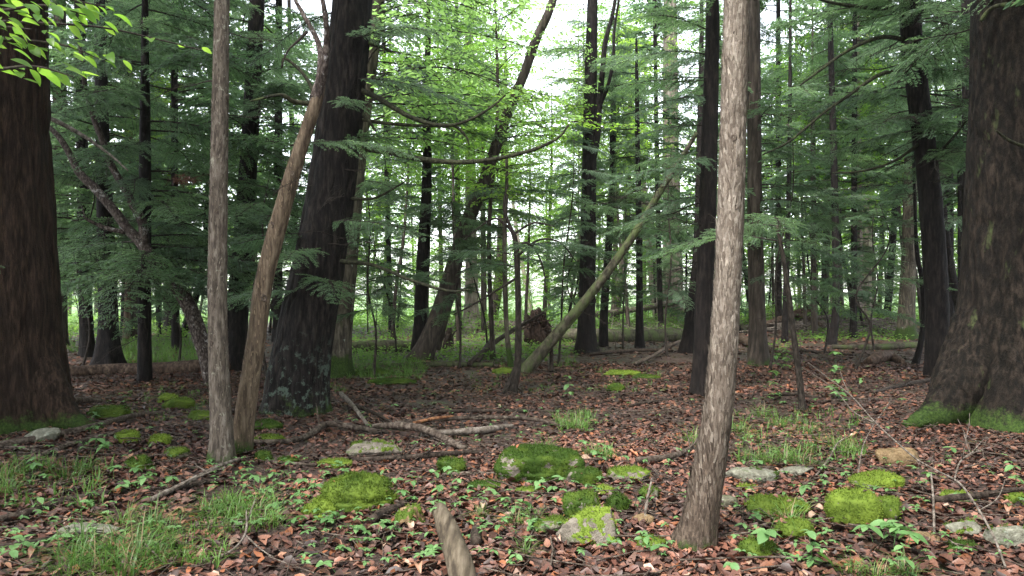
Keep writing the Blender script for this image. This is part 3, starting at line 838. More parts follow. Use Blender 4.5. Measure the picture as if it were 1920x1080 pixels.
t.branches('bare', 8, 1.2, 4.2, (0.35, 0.6))

t = photo_tree('hemlock_tree', 'straight near-black trunk right of the centre with a slim side stem',
    [(1099, 662, 44), (1100, 610, 33), (1102, 500, 30), (1104, 380, 28), (1106, 250, 26), (1108, 120, 23), (1111, 0, 19)], 'dark', 14, seg=30, row=0.07, amp=0.008, flare=0.25)
d = t.d
t.limb([(1106, 320, 14, d - .1), (1118, 260, 14, d - .1), (1124, 190, 12, d - .1), (1130, 130, 10, d - .1), (1135, 80, 9, d - .1), (1150, 20, 7, d - .1), (1158, -40, 6, d - .1)], 'dark', name='side_stem')
t.limb([(1124, 200, 8, d - .1), (1140, 160, 7, d - .2), (1150, 110, 6, d - .2), (1152, 60, 5, d - .2), (1160, 0, 4, d - .2)], 'dark', name='side_stem')
t.branches('bare', 22, 1.4, 6, (0.5, 1.1)); t.branches('hem', 30, 2.0, 9, (0.5, 1.0)); t.branches('beech', 12, 5.5, 9.3, (0.6, 1.0), az=170, spread=160); t.branches('maple', 18, 6.2, 10, (0.45, 0.75), (-5, 20), az=185, spread=150); t.branches('hem', 3, 10, 13, (0.7, 1.0))
t = photo_tree('hemlock_tree', 'thin dark stem just right of the straight near-black trunk',
    [(1131, 650, 18), (1134, 560, 15), (1142, 450, 14), (1148, 330, 12), (1150, 150, 9)], 'dark', 10, seg=16, row=0.12, amp=0.005, flare=0.2)
t.branches('hem', 14, 4.2, 9, (0.5, 0.9)); t.branches('bare', 10, 1.2, 6, (0.4, 0.9))
t = photo_tree('hemlock_tree', 'thin black stem standing under the leaning pole\'s upper half',
    [(1199, 652, 17), (1199, 560, 13), (1198, 430, 12), (1196, 300, 10), (1194, 150, 7)], 'dark', 9, seg=16, row=0.12, amp=0.004, flare=0.35)
t.branches('hem', 34, 3.4, 8.7, (0.6, 1.2)); t.branches('bare', 8, 1.2, 5, (0.4, 0.9))
t = photo_tree('far_tree', 'pale thick far trunk leaning against its twin right of the leaning pole',
    [(1242, 606, 34), (1232, 540, 28), (1222, 460, 24), (1208, 380, 20), (1195, 300, 16)], 'pale', 13, seg=20, row=0.2, amp=0.012, flare=0.2)
t.crown('broad', 9, 0.7)
t = photo_tree('far_tree', 'pale thickest far trunk, upright, left of the foreground scaly trunk',
    [(1263, 607, 44), (1262, 540, 38), (1260, 450, 35), (1258, 300, 31), (1257, 100, 27), (1256, 0, 24)], 'pale', 24, seg=22, row=0.2, amp=0.014, flare=0.2)
t.crown('broad', 12, 1.0); t.branches('beech', 8, 6, 11, (1.0, 1.6))
t = photo_tree('far_tree', 'pale tan far trunk with flared foot behind the leaning mossy trunk',
    [(884, 616, 46), (884, 580, 28), (884, 500, 23), (883, 420, 21), (882, 300, 19), (880, 100, 16)], 'pale', 20, seg=20, row=0.2, amp=0.010, flare=0.3)
t.crown('broad', 9, 1.2)
t = photo_tree('far_tree', 'dark slim far trunk right of the pale tan flared trunk',
    [(906, 606, 13), (907, 540, 11), (906, 450, 10), (905, 300, 9)], 'mid', 14, seg=14, row=0.2, amp=0.005, flare=0.2)
t.crown('broad', 6, 0.8)
t = photo_tree('far_tree', 'grey far trunk bending right, third right of the leaning mossy trunk',
    [(922, 606, 20), (932, 550, 18), (938, 490, 17), (941, 420, 16), (945, 300, 13)], 'mid', 15, seg=16, row=0.2, amp=0.006, flare=0.2)
t.crown('broad', 6, 0.9)
t = photo_tree('far_tree', 'curved greenish far trunk under the middle of the leaning pole',
    [(1150, 612, 20), (1157, 560, 18), (1168, 500, 16), (1174, 430, 14), (1178, 330, 12)], 'mossy', 14, seg=16, row=0.2, amp=0.006, flare=0.2)
t.crown('broad', 6, 0.9)

# right half
t = photo_tree('hemlock_tree', 'black trunk close behind the left side of the foreground scaly trunk',
    [(1318, 740, 42), (1318, 660, 36), (1322, 540, 34), (1327, 400, 32), (1331, 250, 29), (1335, 100, 26), (1336, 0, 24)], 'dark', 15, seg=36, row=0.05, amp=0.007, flare=0.25)
t.branches('bare', 18, 1.5, 6, (0.5, 1.0), az=180, spread=220); t.branches('hem', 12, 2.6, 6.5, (0.5, 0.85), az=200, spread=200); t.branches('hem', 16, 7, 13, (0.9, 1.4))
t = photo_tree('hemlock_tree', 'slim black trunk leaning against the black trunk left of the foreground scaly trunk',
    [(1286, 662, 24), (1293, 610, 20), (1301, 540, 18), (1308, 460, 16), (1312, 300, 14)], 'dark', 11, seg=20, row=0.08, amp=0.005, flare=0.3)
t.branches('bare', 8, 1.0, 4, (0.4, 0.8))
FG = photo_tree('young_tree', 'pale scaly-barked slim trunk in the right foreground, bent at its mossy foot',
    [(1302, 1024, 77.3), (1310, 985, 66.2), (1325, 905, 61.6), (1338, 830, 56.1), (1350, 740, 52.4), (1358, 640, 49.7), (1364, 540, 47.8), (1370, 400, 47.8), (1374, 270, 46.9), (1378, 130, 46.0), (1381, 0, 44.2)], 'scaly', 11, seg=84, row=0.011, amp=0.0055, freq=(75, 13), flare=0.26, lobes=4, fh=0.12, lump=0.03)
FG.branches('beech', 6, 7, 10.5, (0.7, 1.0))
def knot(t, z, th, s):
    c = t.at(z); out = np.array([math.cos(th), math.sin(th), 0]); tg = np.array([-out[1], out[0], 0])
    V, Q = [], []
    for i, (rr_, h) in enumerate([(1.25, -.15), (1.0, .28), (.7, .34), (.45, .12), (.1, -.1)]):
        for j in range(10):
            an = j * .6283; w = 1 + .2 * math.sin(j * 2.3 + z * 9)
            V.append(np.array([c[0], c[1], z]) + out * (c[3] * .98 + h * s) + (tg * math.cos(an) * .8 + np.array([0, 0, 1.15]) * math.sin(an)) * s * rr_ * w)
        if i: Q += [((i - 1) * 10 + j, (i - 1) * 10 + (j + 1) % 10, i * 10 + (j + 1) % 10, i * 10 + j) for j in range(10)]
    link('knot', mesh('knot', np.array(V), Q, None, [M['stick']]), t.e)
knot(FG, 2.55, -1.75, .022); knot(FG, 2.12, -1.45, .014); knot(FG, 1.2, -1.2, .016); knot(FG, 3.2, -1.9, .015)
knot(YG, 3.35, -.2, .03); knot(YG, 2.3, -1.4, .02); knot(YG, 1.1, -1.9, .02); knot(YG, 2.9, -1.8, .016); knot(TN, 1.5, -1.0, .03); knot(TN, 2.2, -2.0, .025); knot(TN, 2.7, -1.3, .02)
def bark_flakes(t, n, zmax, size, tones, seed, grow=1.02, foot=0):
    r = np.random.default_rng(seed)
    z = r.uniform(0.02, zmax, n); th = r.uniform(0, 6.283, n)
    c = np.array([t.at(a) for a in z])
    out = np.stack([np.cos(th), np.sin(th), 0 * th], 1)
    tg = np.stack([-np.sin(th), np.cos(th), 0 * th], 1)
    b = np.stack([c[:, 0], c[:, 1], z], 1) + out * (c[:, 3] * grow)[:, None]
    L = r.uniform(.5, 1.5, n) * size; W = L * r.uniform(.12, .26, n)
    up = unit(np.array([0, 0, 1.0]) + tg * r.normal(0, .13, n)[:, None])
    lift = r.uniform(.0, .006, n)[:, None]
    V = np.stack([b - tg * W[:, None] * .5 - out * .003, b + tg * W[:, None] * .5 - out * .003,
                  b + tg * W[:, None] * .5 + up * (L * .6)[:, None] + out * lift * .5, b + tg * W[:, None] * .15 + up * L[:, None] + out * lift,
                  b - tg * W[:, None] * .3 + up * (L * .9)[:, None] + out * lift, b - tg * W[:, None] * .55 + up * (L * .5)[:, None] + out * lift * .5], 1)
    i0 = np.arange(n)[:, None] * 6
    Q = np.concatenate([i0 + np.array([[0, 1, 2, 5]]), i0 + np.array([[5, 2, 3, 4]])], 0)
    k = r.choice(len(tones), n); col = np.array(tones)[k] * r.uniform(.75, 1.2, n)[:, None]
    if foot:
        f = np.clip(1.0 - (z + r.normal(0, .25, n)) / foot, 0, 1)[:, None]; col = col * (1 - f) + col * f * np.array((.42, .37, .34))
    o = link('bark_flakes', mesh('bark_flakes', V.reshape(-1, 3), Q, None, [M['flake']], cols=np.repeat(col, 6, 0)), t.e); o['kind'] = 'stuff'
M['flake'] = tonemat('bark_flake', .8, .2, 0, 90)
bark_flakes(FG, 6500, 4.6, .055, [(.24, .20, .16), (.20, .163, .128), (.165, .132, .102), (.31, .265, .215), (.12, .094, .072)], 4, foot=1.5)
bark_flakes(YG, 2600, 5.2, .035, [(.14, .112, .088), (.10, .078, .06), (.20, .17, .135), (.06, .047, .036)], 6)
bark_flakes(TN, 1500, 3.4, .035, [(.16, .115, .076), (.11, .078, .05), (.22, .165, .11)], 7)
t = photo_tree('hemlock_tree', 'brown-grey trunk with mossy foot just right of the foreground scaly trunk',
    [(1421, 684, 38), (1420, 600, 31), (1417, 480, 29), (1415, 350, 27), (1414, 200, 25), (1413, 0, 22)], 'mid', 15, seg=28, row=0.08, amp=0.007, flare=0.35)
t.branches('bare', 14, 2.0, 6, (0.5, 1.0)); t.branches('hem', 30, 2.6, 8, (0.6, 1.1)); t.branches('hem', 6, 8, 13, (0.9, 1.4))
t = photo_tree('sapling', 'thin dark leaning sapling right of the brown-grey mossy-footed trunk',
    [(1505, 770, 13), (1498, 700, 12), (1487, 620, 11), (1477, 540, 10), (1466, 470, 8), (1456, 420, 6)], 'twig', 2.6, seg=12, row=0.06, amp=0.002, flare=0.2, fh=0.1, stop=True)
t.branch('hem', (-0.35, 0, 2.5), 120, 5, 0.6); t.branch('hem', (-0.35, 0, 2.5), 250, 5, 0.65); t.branch('hem', (-0.33, 0, 2.3), 185, 5, 0.7)
def stem(label, pts, mat='dark', H=12, hem=(10, 4, 9), bare=6, crown=None, sc=(0.6, 1.1), name='hemlock_tree'):
    t = photo_tree(name, label, pts, mat, H, seg=16, row=0.12, amp=0.005, flare=0.25)
    if hem[0]: t.branches('hem', hem[0], hem[1], hem[2], sc)
    if bare: t.branches('bare', bare, 1.5, 6, (0.5, 1.0))
    if crown: t.crown(*crown)
    return t
stem('thin dark stem behind the thin leaning sapling on the right', [(1471, 642, 12), (1474, 540, 11), (1478, 400, 9), (1481, 200, 7), (1482, 0, 5)], 'dark', 10, (16, 3.6, 9.5))
stem('slim grey stem rising from the log pile on the right', [(1527, 630, 12), (1526, 540, 11), (1525, 400, 10), (1524, 200, 8)], 'mid', 12, (12, 5, 11))
stem('reddish slim stem behind the log pile on the right', [(1545, 604, 14), (1547, 540, 14), (1550, 430, 13), (1552, 300, 11)], 'mid', 14, (8, 7, 13))
t = stem('dark slender trunk tilting at its foot, right of the log pile', [(1558, 646, 18), (1566, 600, 14), (1567, 520, 13), (1566, 400, 13), (1562, 250, 12), (1558, 100, 10), (1556, 0, 9)], 'dark', 13, (26, 4.0, 12), 10)
stem('pale grey far trunk, left one of a close pair right of the log pile', [(1609, 602, 20), (1609, 540, 18), (1608, 430, 16), (1607, 250, 14)], 'pale', 20, (0, 0, 0), 0, ('hem', 9, 1.0), name='far_tree')
stem('pale grey far trunk, right one of a close pair right of the log pile', [(1624, 601, 22), (1625, 540, 18), (1626, 430, 17), (1626, 250, 15)], 'pale', 20, (0, 0, 0), 0, ('broad', 8, 1.0), name='far_tree')
stem('thin far stem in the bright green gap left of the dark mossy-footed trunk', [(1648, 600, 9), (1651, 520, 8), (1653, 430, 7), (1655, 250, 6)], 'mid', 13, (0, 0, 0), 0, ('broad', 5, 0.7), name='far_tree')
t = stem('dark trunk with mossy foot left of the curved black trunk on the right', [(1698, 636, 36), (1700, 580, 29), (1704, 480, 26), (1707, 350, 24), (1710, 200, 22), (1712, 0, 19)], 'mossy', 16, (22, 5, 13), 10)
stem('wavy thin black stem between the mossy-footed and the curved black trunk', [(1716, 684, 12), (1727, 640, 10), (1732, 580, 10), (1728, 520, 9), (1720, 480, 8), (1716, 400, 6)], 'dark', 8, (8, 3.5, 7.5), 4, None, (0.5, 0.8), name='sapling')
t = photo_tree('hemlock_tree', 'curved black trunk left of the massive right-hand trunk',
    [(1758, 708, 44), (1757, 620, 41), (1755, 540, 41), (1748, 420, 40), (1737, 300, 39), (1722, 180, 38), (1710, 80, 37), (1706, 0, 36)], 'dark', 16, seg=40, row=0.05, amp=0.008, flare=0.2)
d = t.d
for pts in ([(1700, 75, 9), (1650, 70, 8), (1590, 95, 6), (1540, 130, 5), (1500, 160, 3)], [(1705, 130, 8), (1650, 140, 7), (1590, 180, 6), (1540, 215, 5), (1480, 265, 4), (1430, 290, 3)], [(1690, 12, 9), (1640, 15, 8), (1560, 5, 6), (1500, -15, 5)],
            [(1735, 260, 7), (1680, 300, 5), (1620, 320, 4), (1560, 325, 3)], [(1745, 300, 7), (1790, 255, 5), (1830, 200, 4)]):
    t.limb([(a, b, c, d - 0.25 * i) for i, (a, b, c) in enumerate(pts)], 'limb')
t.branches('bare', 22, 2.4, 7.0, (0.6, 1.3)); t.branches('hem', 34, 4.0, 7.5, (0.7, 1.2)); t.branches('hem', 34, 7.5, 14, (0.9, 1.2))
t = stem('black stem beside the left outline of the massive right-hand trunk', [(1817, 668, 24), (1816, 560, 22), (1815, 400, 20), (1814, 200, 19), (1812, 0, 17)], 'dark', 14, (24, 4.0, 12), 14)
stem('slanting black stem just right of the curved black trunk', [(1806, 640, 16), (1794, 560, 14), (1780, 480, 13), (1770, 400, 11), (1762, 300, 9)], 'dark', 10, (10, 4.5, 9.5), 6)
stem('thin black upright stem in the gap left of the massive right-hand trunk', [(1802, 650, 9), (1801, 540, 9), (1800, 400, 8), (1798, 200, 7), (1798, 50, 5)], 'dark', 9, (14, 4.0, 8.5), 8)

t = photo_tree('old_tree', 'massive mossy-footed trunk cut by the right edge of the photo',
    [(1898, 785, 232), (1902, 700, 215), (1910, 600, 200), (1918, 480, 192), (1922, 300, 188), (1926, 120, 184), (1928, 0, 182)], 'bigr', 19, seg=150, row=0.042, amp=0.028, freq=(7, 1.8), flare=0.32, lobes=5, fh=0.40, lump=0.05)
BIGR = t; d = t.d
t.limb([(1862, 560, 110, d + .05), (1842, 650, 118, d), (1805, 725, 105, d - .1), (1768, 768, 70, d - .2), (1730, 788, 40, d - .3), (1695, 800, 14, d - .3)], 'bigr', 24, 0.03, name='root')
t.limb([(1838, 40, 8, d - .7), (1860, 15, 8, d - .8), (1900, 8, 9, d - 1.0), (1960, 10, 10, d - 1.0)], 'limb')
t.limb([(1950, 285, 8, d - .75), (1895, 265, 6, d - .9), (1868, 245, 4, d - 1.0)], 'limb')
t.branches('hem', 64, 4.9, 15, (0.85, 1.2)); t.branches('bare', 8, 3.6, 6, (0.6, 1.0))
d = BIGL.d
BIGL.limb([(50, 640, 100, d), (72, 720, 100, d - .05), (108, 772, 70, d - .1), (150, 796, 36, d - .15), (195, 806, 10, d - .2)], 'brown', 20, 0.02, name='root')

# -- understorey beech whose bright leaves hang in at the top left corner (its stem stands just left of the view)
bx, by = -3.35, 3.6
t = Tree('beech_sapling', 'beech sapling whose bright green leaves hang in at the top left corner', 'tree', (bx, by, float(ground(bx, by))))
t.trunk(np.array([[bx, by, -0.1, 0.035], [bx, by, 1.0, 0.032], [bx + .05, by, 2.2, 0.027], [bx + .1, by, 3.2, 0.02], [bx + .12, by, 4.3, 0.012], [bx + .1, by, 5.0, 0.006]]), 'grey', 14, 0.1, 0.002, flare=0.2)
lme = {}
def leaf_mesh(key, L, mat, fold=0.25, curl=0.15, n=7, wid=0.25):
    """one leaf with pointed oval outline, along +X"""
    if key in lme: return lme[key]
    u = np.linspace(0, 1, n)
    hw = wid * np.sin(np.pi * u ** 0.85) ** 0.8
    V = []
    for a, b in zip(u, hw):
        z = -curl * a * a
        V += [(a * L, b * L, (z + b * fold) * L), (a * L, 0, z * L), (a * L, -b * L, (z + b * fold) * L)]
    Q = []
    for i in range(n - 1):
        k = i * 3; Q += [(k, k + 1, k + 4, k + 3), (k + 1, k + 2, k + 5, k + 4)]
    lme[key] = mesh(key, V, Q, None, [M[mat]])
    return lme[key]
rb = np.random.default_rng(21)
bl = [leaf_mesh('beech_leaf_%d' % k, 0.088 + 0.012 * k, 'beech', 0.2 + 0.1 * k, 0.05 + 0.1 * k) for k in range(3)]
def leafy_twig(t, pts, n, spread=0.07):
    """pts rows px, py, width, distance; leaves set along its last two thirds"""
    o = t.limb(pts, 'twig', 6, 0, name='branch')
    w = spline(np.array([P(a, b, d) - t.base for a, b, c, d in pts]), 12)
    u = np.linspace(0, 1, len(w))
    for k in range(n):
        s = 0.22 + 0.78 * (k + rb.random()) / n
        p = np.array([np.interp(s, u, w[:, i]) for i in range(3)]) + rb.normal(0, spread, 3) * (1, 1, 0.35)
        link('leaf', bl[k % 3], o, p, (R(rb.normal(0, 22)), R(rb.uniform(0, 38)), R(rb.uniform(-70, 80))), rb.uniform(0.6, 1.0))
leafy_twig(t, [(-320, 90, 10, 3.6), (-120, 80, 8, 3.7), (20, 75, 6, 3.75), (120, 85, 4, 3.8), (185, 110, 2, 3.8)], 46)
leafy_twig(t, [(-310, 130, 10, 3.6), (-130, 150, 8, 3.5), (0, 130, 6, 3.45), (70, 125, 4, 3.4), (140, 145, 2, 3.4)], 22)
leafy_twig(t, [(-310, -10, 10, 3.6), (-130, 20, 8, 3.6), (0, 20, 6, 3.65), (80, 10, 4, 3.7), (170, 30, 2, 3.75)], 46)
leafy_twig(t, [(-320, -60, 10, 3.6), (-100, -30, 7, 3.9), (80, -10, 5, 4.1), (160, 5, 3, 4.2), (210, 15, 2, 4.3)], 14)
leafy_twig(t, [(-320, 20, 8, 3.6), (0, 40, 6, 4.2), (180, 50, 4, 4.5), (300, 75, 3, 4.7), (380, 95, 2, 4.8)], 8, 0.04)
leafy_twig(t, [(-310, 200, 6, 3.6), (-130, 60, 5, 3.3), (-20, 50, 5, 3.3), (60, 55, 3, 3.3)], 26, 0.1)
t.branches('beech', 5, 3.6, 4.8, (0.5, 0.7), az=180, spread=150)

# -- woods further back: trunks with crowns, set through the depth of the wood
rf = np.random.default_rng(77)
ORD = ['leftmost'] + [w + ' from the left' for w in 'second third fourth fifth sixth seventh eighth ninth tenth eleventh twelfth thirteenth fourteenth fifteenth sixteenth seventeenth eighteenth nineteenth twentieth twenty-first twenty-second twenty-third twenty-fourth twenty-fifth twenty-sixth twenty-seventh twenty-eighth twenty-ninth thirtieth'.split()]
def back_tree(name, label, group, px, d, kind, H, r, crowns, mat, low=0):
    x = (px - 960) / F * d
    t = Tree(name, label, 'tree', (x, d, float(ground(x, d))), group)
    z0 = t.base[2]; l = rf.normal(0, 0.03 if H > 12 else 0.07)
    t.trunk(np.array([[x, d, z0 - .15, r * 1.15], [x + l * 2, d, z0 + min(2, H * .2), r], [x + l * 5, d, z0 + H * .35, r * .85], [x + l * 8, d, z0 + H * .7, r * .6], [x + l * 8, d, z0 + H, 0.02]]), mat, 10, 0.25, 0.008, flare=0.3, vis=12)
    for z, sc in crowns: t.crown(kind, z, sc)
    if low: t.branches('hem' if kind == 'hem' else 'beech', low, 1.6, crowns[0][0] + 1, (0.8, 1.4))
    return t
hem_spots = [(60, 20), (165, 19), (330, 21), (235, 25), (400, 26), (520, 24), (300, 33), (560, 33), (30, 28), (-60, 22), (1240, 30), (1360, 34), (1460, 30), (1660, 33), (1780, 28), (1850, 22), (1960, 27), (1600, 26), (735, 30)]
for k, (px, d) in enumerate(sorted(hem_spots)):
    z = (2.6 if px < 700 else 3.8) + rf.random(); s = 0.95 + 0.25 * rf.random()
    back_tree('hemlock_tree', 'dark hemlock further back in the wood, ' + ORD[k], 'hemlocks further back in the wood', px, d, 'hem', 21, 0.10 + 0.06 * rf.random(), [(z, s)] + ([(z + 8 * s, s * .9)] if d < 20.5 or px > 1500 else []), 'dark', 6 if px < 700 else 4)
leaf_spots = [(720, 38, 4.4, .8), (830, 42, 5.2, .8), (1020, 38, 4.4, .6), (1085, 46, 4.0, .8), (1150, 37, 5.4, .8), (1210, 48, 4.2, .9), (860, 33, 5.4, .8), (690, 56, 2.5, 1.0), (1500, 44, 3.2, 1.2), (1580, 37, 3.4, 1.1), (1740, 40, 3.0, 1.2), (1640, 50, 2.5, 1.3), (1400, 48, 2.8, 1.3), (1870, 36, 3.0, 1.2), (1560, 58, 2.2, 1.3), (1320, 56, 2.4, 1.3), (1800, 54, 2.4, 1.3), (130, 52, 2.4, 1.3), (480, 54, 2.2, 1.2), (300, 57, 2.6, 1.2)]
for k, (px, d, z, s) in enumerate(sorted(leaf_spots)):
    back_tree('broadleaf_tree', 'tall light green leafy tree further back in the wood, ' + ORD[k], 'leafy trees further back in the wood', px, d, 'broad', 12 if 880 < px < 1080 else 20, 0.09 + 0.05 * rf.random(), [(z, s)] + ([] if (d > 40 or k % 3) else [(z + 8 * s, s)]), 'mid')
# half-grown leafy trees in the middle distance
mid_spots = [(735, 26, 4.6, .60), (860, 24, 5.2, .62), (985, 28, 3.4, .50), (1065, 31, 4.0, .62), (905, 30, 4.4, .6), (800, 31, 4.0, .75), (1180, 28, 5.0, .7), (1450, 33, 4.4, .8), (1510, 28, 4.6, .7), (1600, 32, 4.0, .8), (1665, 36, 4.2, .9), (1730, 30, 5.0, .7), (480, 28, 5.5, .7)]
for k, (px, d, z, s) in enumerate(sorted(mid_spots)):
    back_tree('broadleaf_tree', 'half-grown bright leafy tree in the middle distance, ' + ORD[k], 'half-grown leafy trees in the middle distance', px, d, 'broad', z + 8.6 * s, 0.06, [(z, s)], 'mid')
# leafy trees on the far side of the clearing
for k, (px, d) in enumerate([(40, 66), (180, 62), (330, 67), (470, 64), (610, 66), (690, 62), (780, 67), (860, 63), (950, 68), (1030, 64), (1120, 67), (1210, 63), (1310, 67), (1420, 64), (1530, 67), (1640, 63), (1740, 67), (1850, 64)]):
    s = rf.uniform(1.1, 1.45)
    back_tree('broadleaf_tree', 'bushy pale green tree beyond the clearing, ' + ORD[k], 'leafy trees beyond the clearing', px, d, 'broad', 9 * s + 1.2, .13, [(.9, s)], 'mid')
# low leafy saplings that fill the gaps between the far trunks
sap = [(705, 36), (780, 46), (820, 52), (880, 40), (930, 42), (980, 52), (1030, 55), (1085, 50), (1140, 48), (1160, 55), (1250, 52), (1340, 48), (1360, 55), (1420, 56), (1480, 54), (1540, 42), (1620, 56), (1700, 50), (1760, 56), (1840, 52), (20, 54), (110, 56), (200, 54), (240, 46), (350, 54), (530, 57), (600, 56), (660, 52), (690, 30), (750, 40), (845, 36), (960, 34), (1000, 46), (1050, 33), (1110, 41), (1180, 33), (1215, 45), (1300, 40), (1390, 38), (1445, 46), (1510, 36), (1590, 46), (1670, 40), (1730, 33), (1790, 42), (150, 40), (280, 50), (420, 46), (620, 47), (900, 48), (60, 46), (1870, 46), (560, 50)]
ORD += ['thirty-' + w + ' from the left' for w in 'first second third fourth fifth sixth seventh eighth ninth'.split()] + ['fortieth from the left'] + ['forty-' + w + ' from the left' for w in 'first second third fourth fifth sixth seventh eighth ninth'.split()] + ['fiftieth from the left', 'fifty-first from the left', 'fifty-second from the left', 'rightmost']
for k, (px, d) in enumerate(sorted(sap)):  # counted from the left
    s = rf.uniform(0.34, 0.62)
    back_tree('leafy_sapling', 'low leafy sapling among the far trunks, ' + ORD[k], 'low leafy saplings among the far trunks', px, d, 'broad', 9.2 * s + 0.8, 0.026, [(0.7, s)], 'mid')
# young hemlocks under the far trees
for k, (px, d) in enumerate([(95, 36), (300, 27), (345, 38), (505, 30), (590, 29), (745, 33), (1060, 29), (1230, 36), (1285, 30), (1390, 29), (1440, 37), (1535, 31), (1620, 29), (1690, 43), (1760, 35), (1850, 31)]):
    s = rf.uniform(0.38, 0.58)
    back_tree('young_hemlock', 'young hemlock with low boughs under the far trees, ' + ORD[k], 'young hemlocks under the far trees', px, d, 'hem', 9.3 * s + 0.8, 0.045, [(0.8, s)], 'dark')
# slim far stems at the wood's edge
for k, px in enumerate(sorted(rf.uniform(120, 1780, 7))):
    d = rf.uniform(34, 58); x = (px - 960) / F * d
    t = Tree('far_tree', 'thin far stem at the bright edge of the wood, ' + ORD[k], 'tree', (x, d, float(ground(x, d))), 'thin far stems at the bright edge of the wood')
    z0 = t.base[2]; l = rf.normal(0, 0.13); r = rf.uniform(0.05, 0.14)
    t.trunk(np.array([[x, d, z0 - .1, r * 1.1], [x + l * 2, d, z0 + 2, r], [x + l * 7, d, z0 + 7, r * .8], [x + l * 14, d, z0 + 18, .03]]), ['mid', 'dark', 'pale'][k % 3], 10, 0.3, 0.006, flare=0.2, vis=9)
    t.crown('broad', rf.uniform(8, 10), rf.uniform(0.6, 0.9))
# unseen trees added beside and behind the viewer to shade floor and trunks
shade_trees = [(6.8, 4.5, 'hem', 4.2, 1.1), (8.8, 1.0, 'hem', 3.8, 1.2), (5.6, -3.5, 'hem', 4.5, 1.1), (1.5, -6.5, 'broad', 4.5, 1.1), (-9.0, 5.5, 'hem', 4.0, 1.1), (-10.5, 1.0, 'broad', 5, 1.0), (9.6, 8.0, 'hem', 3.8, 1.2), (11.5, 12.0, 'hem', 3.6, 1.2), (-11.5, 10.5, 'hem', 3.6, 1.2), (4.5, -9.5, 'broad', 4.0, 1.3), (-2.5, -11, 'hem', 3.5, 1.2), (10.5, -5, 'broad', 4, 1.3), (4.8, 1.4, 'hem', 4.8, .75), (-6.6, 3.2, 'hem', 4.6, .8)]
for k, (x, y, kind, z, s) in enumerate(shade_trees):
    back_tree('hemlock_tree' if kind == 'hem' else 'broadleaf_tree', 'tree of the surrounding wood standing outside the photo', 'unseen trees added to shade the floor', 960 + F * x / (y or .1), y, kind, 18, 0.16, [(z, s), (z + 7 * s, s)], 'dark')
# young hemlocks that hang their sprays across the middle distance
for k, (px, d, n) in enumerate(sorted([(505, 13, 14), (700, 14.5, 16), (745, 19, 18), (862, 16, 14), (915, 19, 14), (1046, 16.5, 16), (1078, 21, 16), (1168, 21, 16), (1252, 18, 16), (1442, 15.5, 14), (1545, 19, 16), (1640, 21, 18), (1600, 15.5, 10), (150, 15.5, 14), (335, 17, 16)])):
    x = (px - 960) / F * d; H = 3.4 + rf.random() * 1.8
    t = Tree('young_hemlock', 'slim young hemlock hanging feathery sprays in the middle distance, ' + ORD[k], 'tree', (x, d, float(ground(x, d))), 'slim young hemlocks in the middle distance')
    z0 = t.base[2]; l = rf.normal(0, .16); q_ = rf.normal(0, .12)
    t.trunk(np.array([[x, d, z0 - .1, .026], [x + l * .3 + q_, d, z0 + .9, .022], [x + l - q_ * .6, d, z0 + H * .45, .018], [x + 2 * l + q_, d, z0 + H * .75, .013], [x + 2.4 * l, d, z0 + H, .005]]), 'twig', 10, .12, .002, flare=.3, vis=9)
    t.branches('hem', n, 1.25, H - .1, (.32, .72), (-10, 14)); t.branches('bare', 5, .5, 1.6, (.25, .45))
x, d = (925 - 960) / F * 17.5, 17.5
t = Tree('maple_tree', 'slim maple whose yellow-green leaves fill the top left of the white sky gap', 'tree', (x, d, float(ground(x, d))))
t.trunk(np.array([[x, d, -.1, .06], [x - .1, d, 3, .05], [x + .1, d, 6, .04], [x, d, 9.5, .015]]), 'mid', 14, .12, .004, flare=.3)
t.branches('maple', 46, 4.6, 9.4, (.5, 1.0), (0, 25))
# unseen low hemlocks added beside and behind the viewer to block skylight
for k, (x, y, s) in enumerate([(7.2, 5.4, .5), (6.3, 2.4, .6), (5.6, -.8, .6), (9.0, 8.2, .5), (-7.2, 5.2, .5), (-6.6, 1.4, .55), (-9.2, 7.8, .5), (2.6, -5.5, .6), (-3.4, -6.5, .55), (11.6, 11.2, .6), (10.5, 9.4, .5)]):
    back_tree('young_hemlock', 'young hemlock of the surrounding wood standing outside the photo', 'unseen young hemlocks added to block skylight', 960 + F * x / y, y, 'hem', 9.3 * s + .8, .05, [(.6, s), (.6 + 5 * s, s * .8)], 'dark')
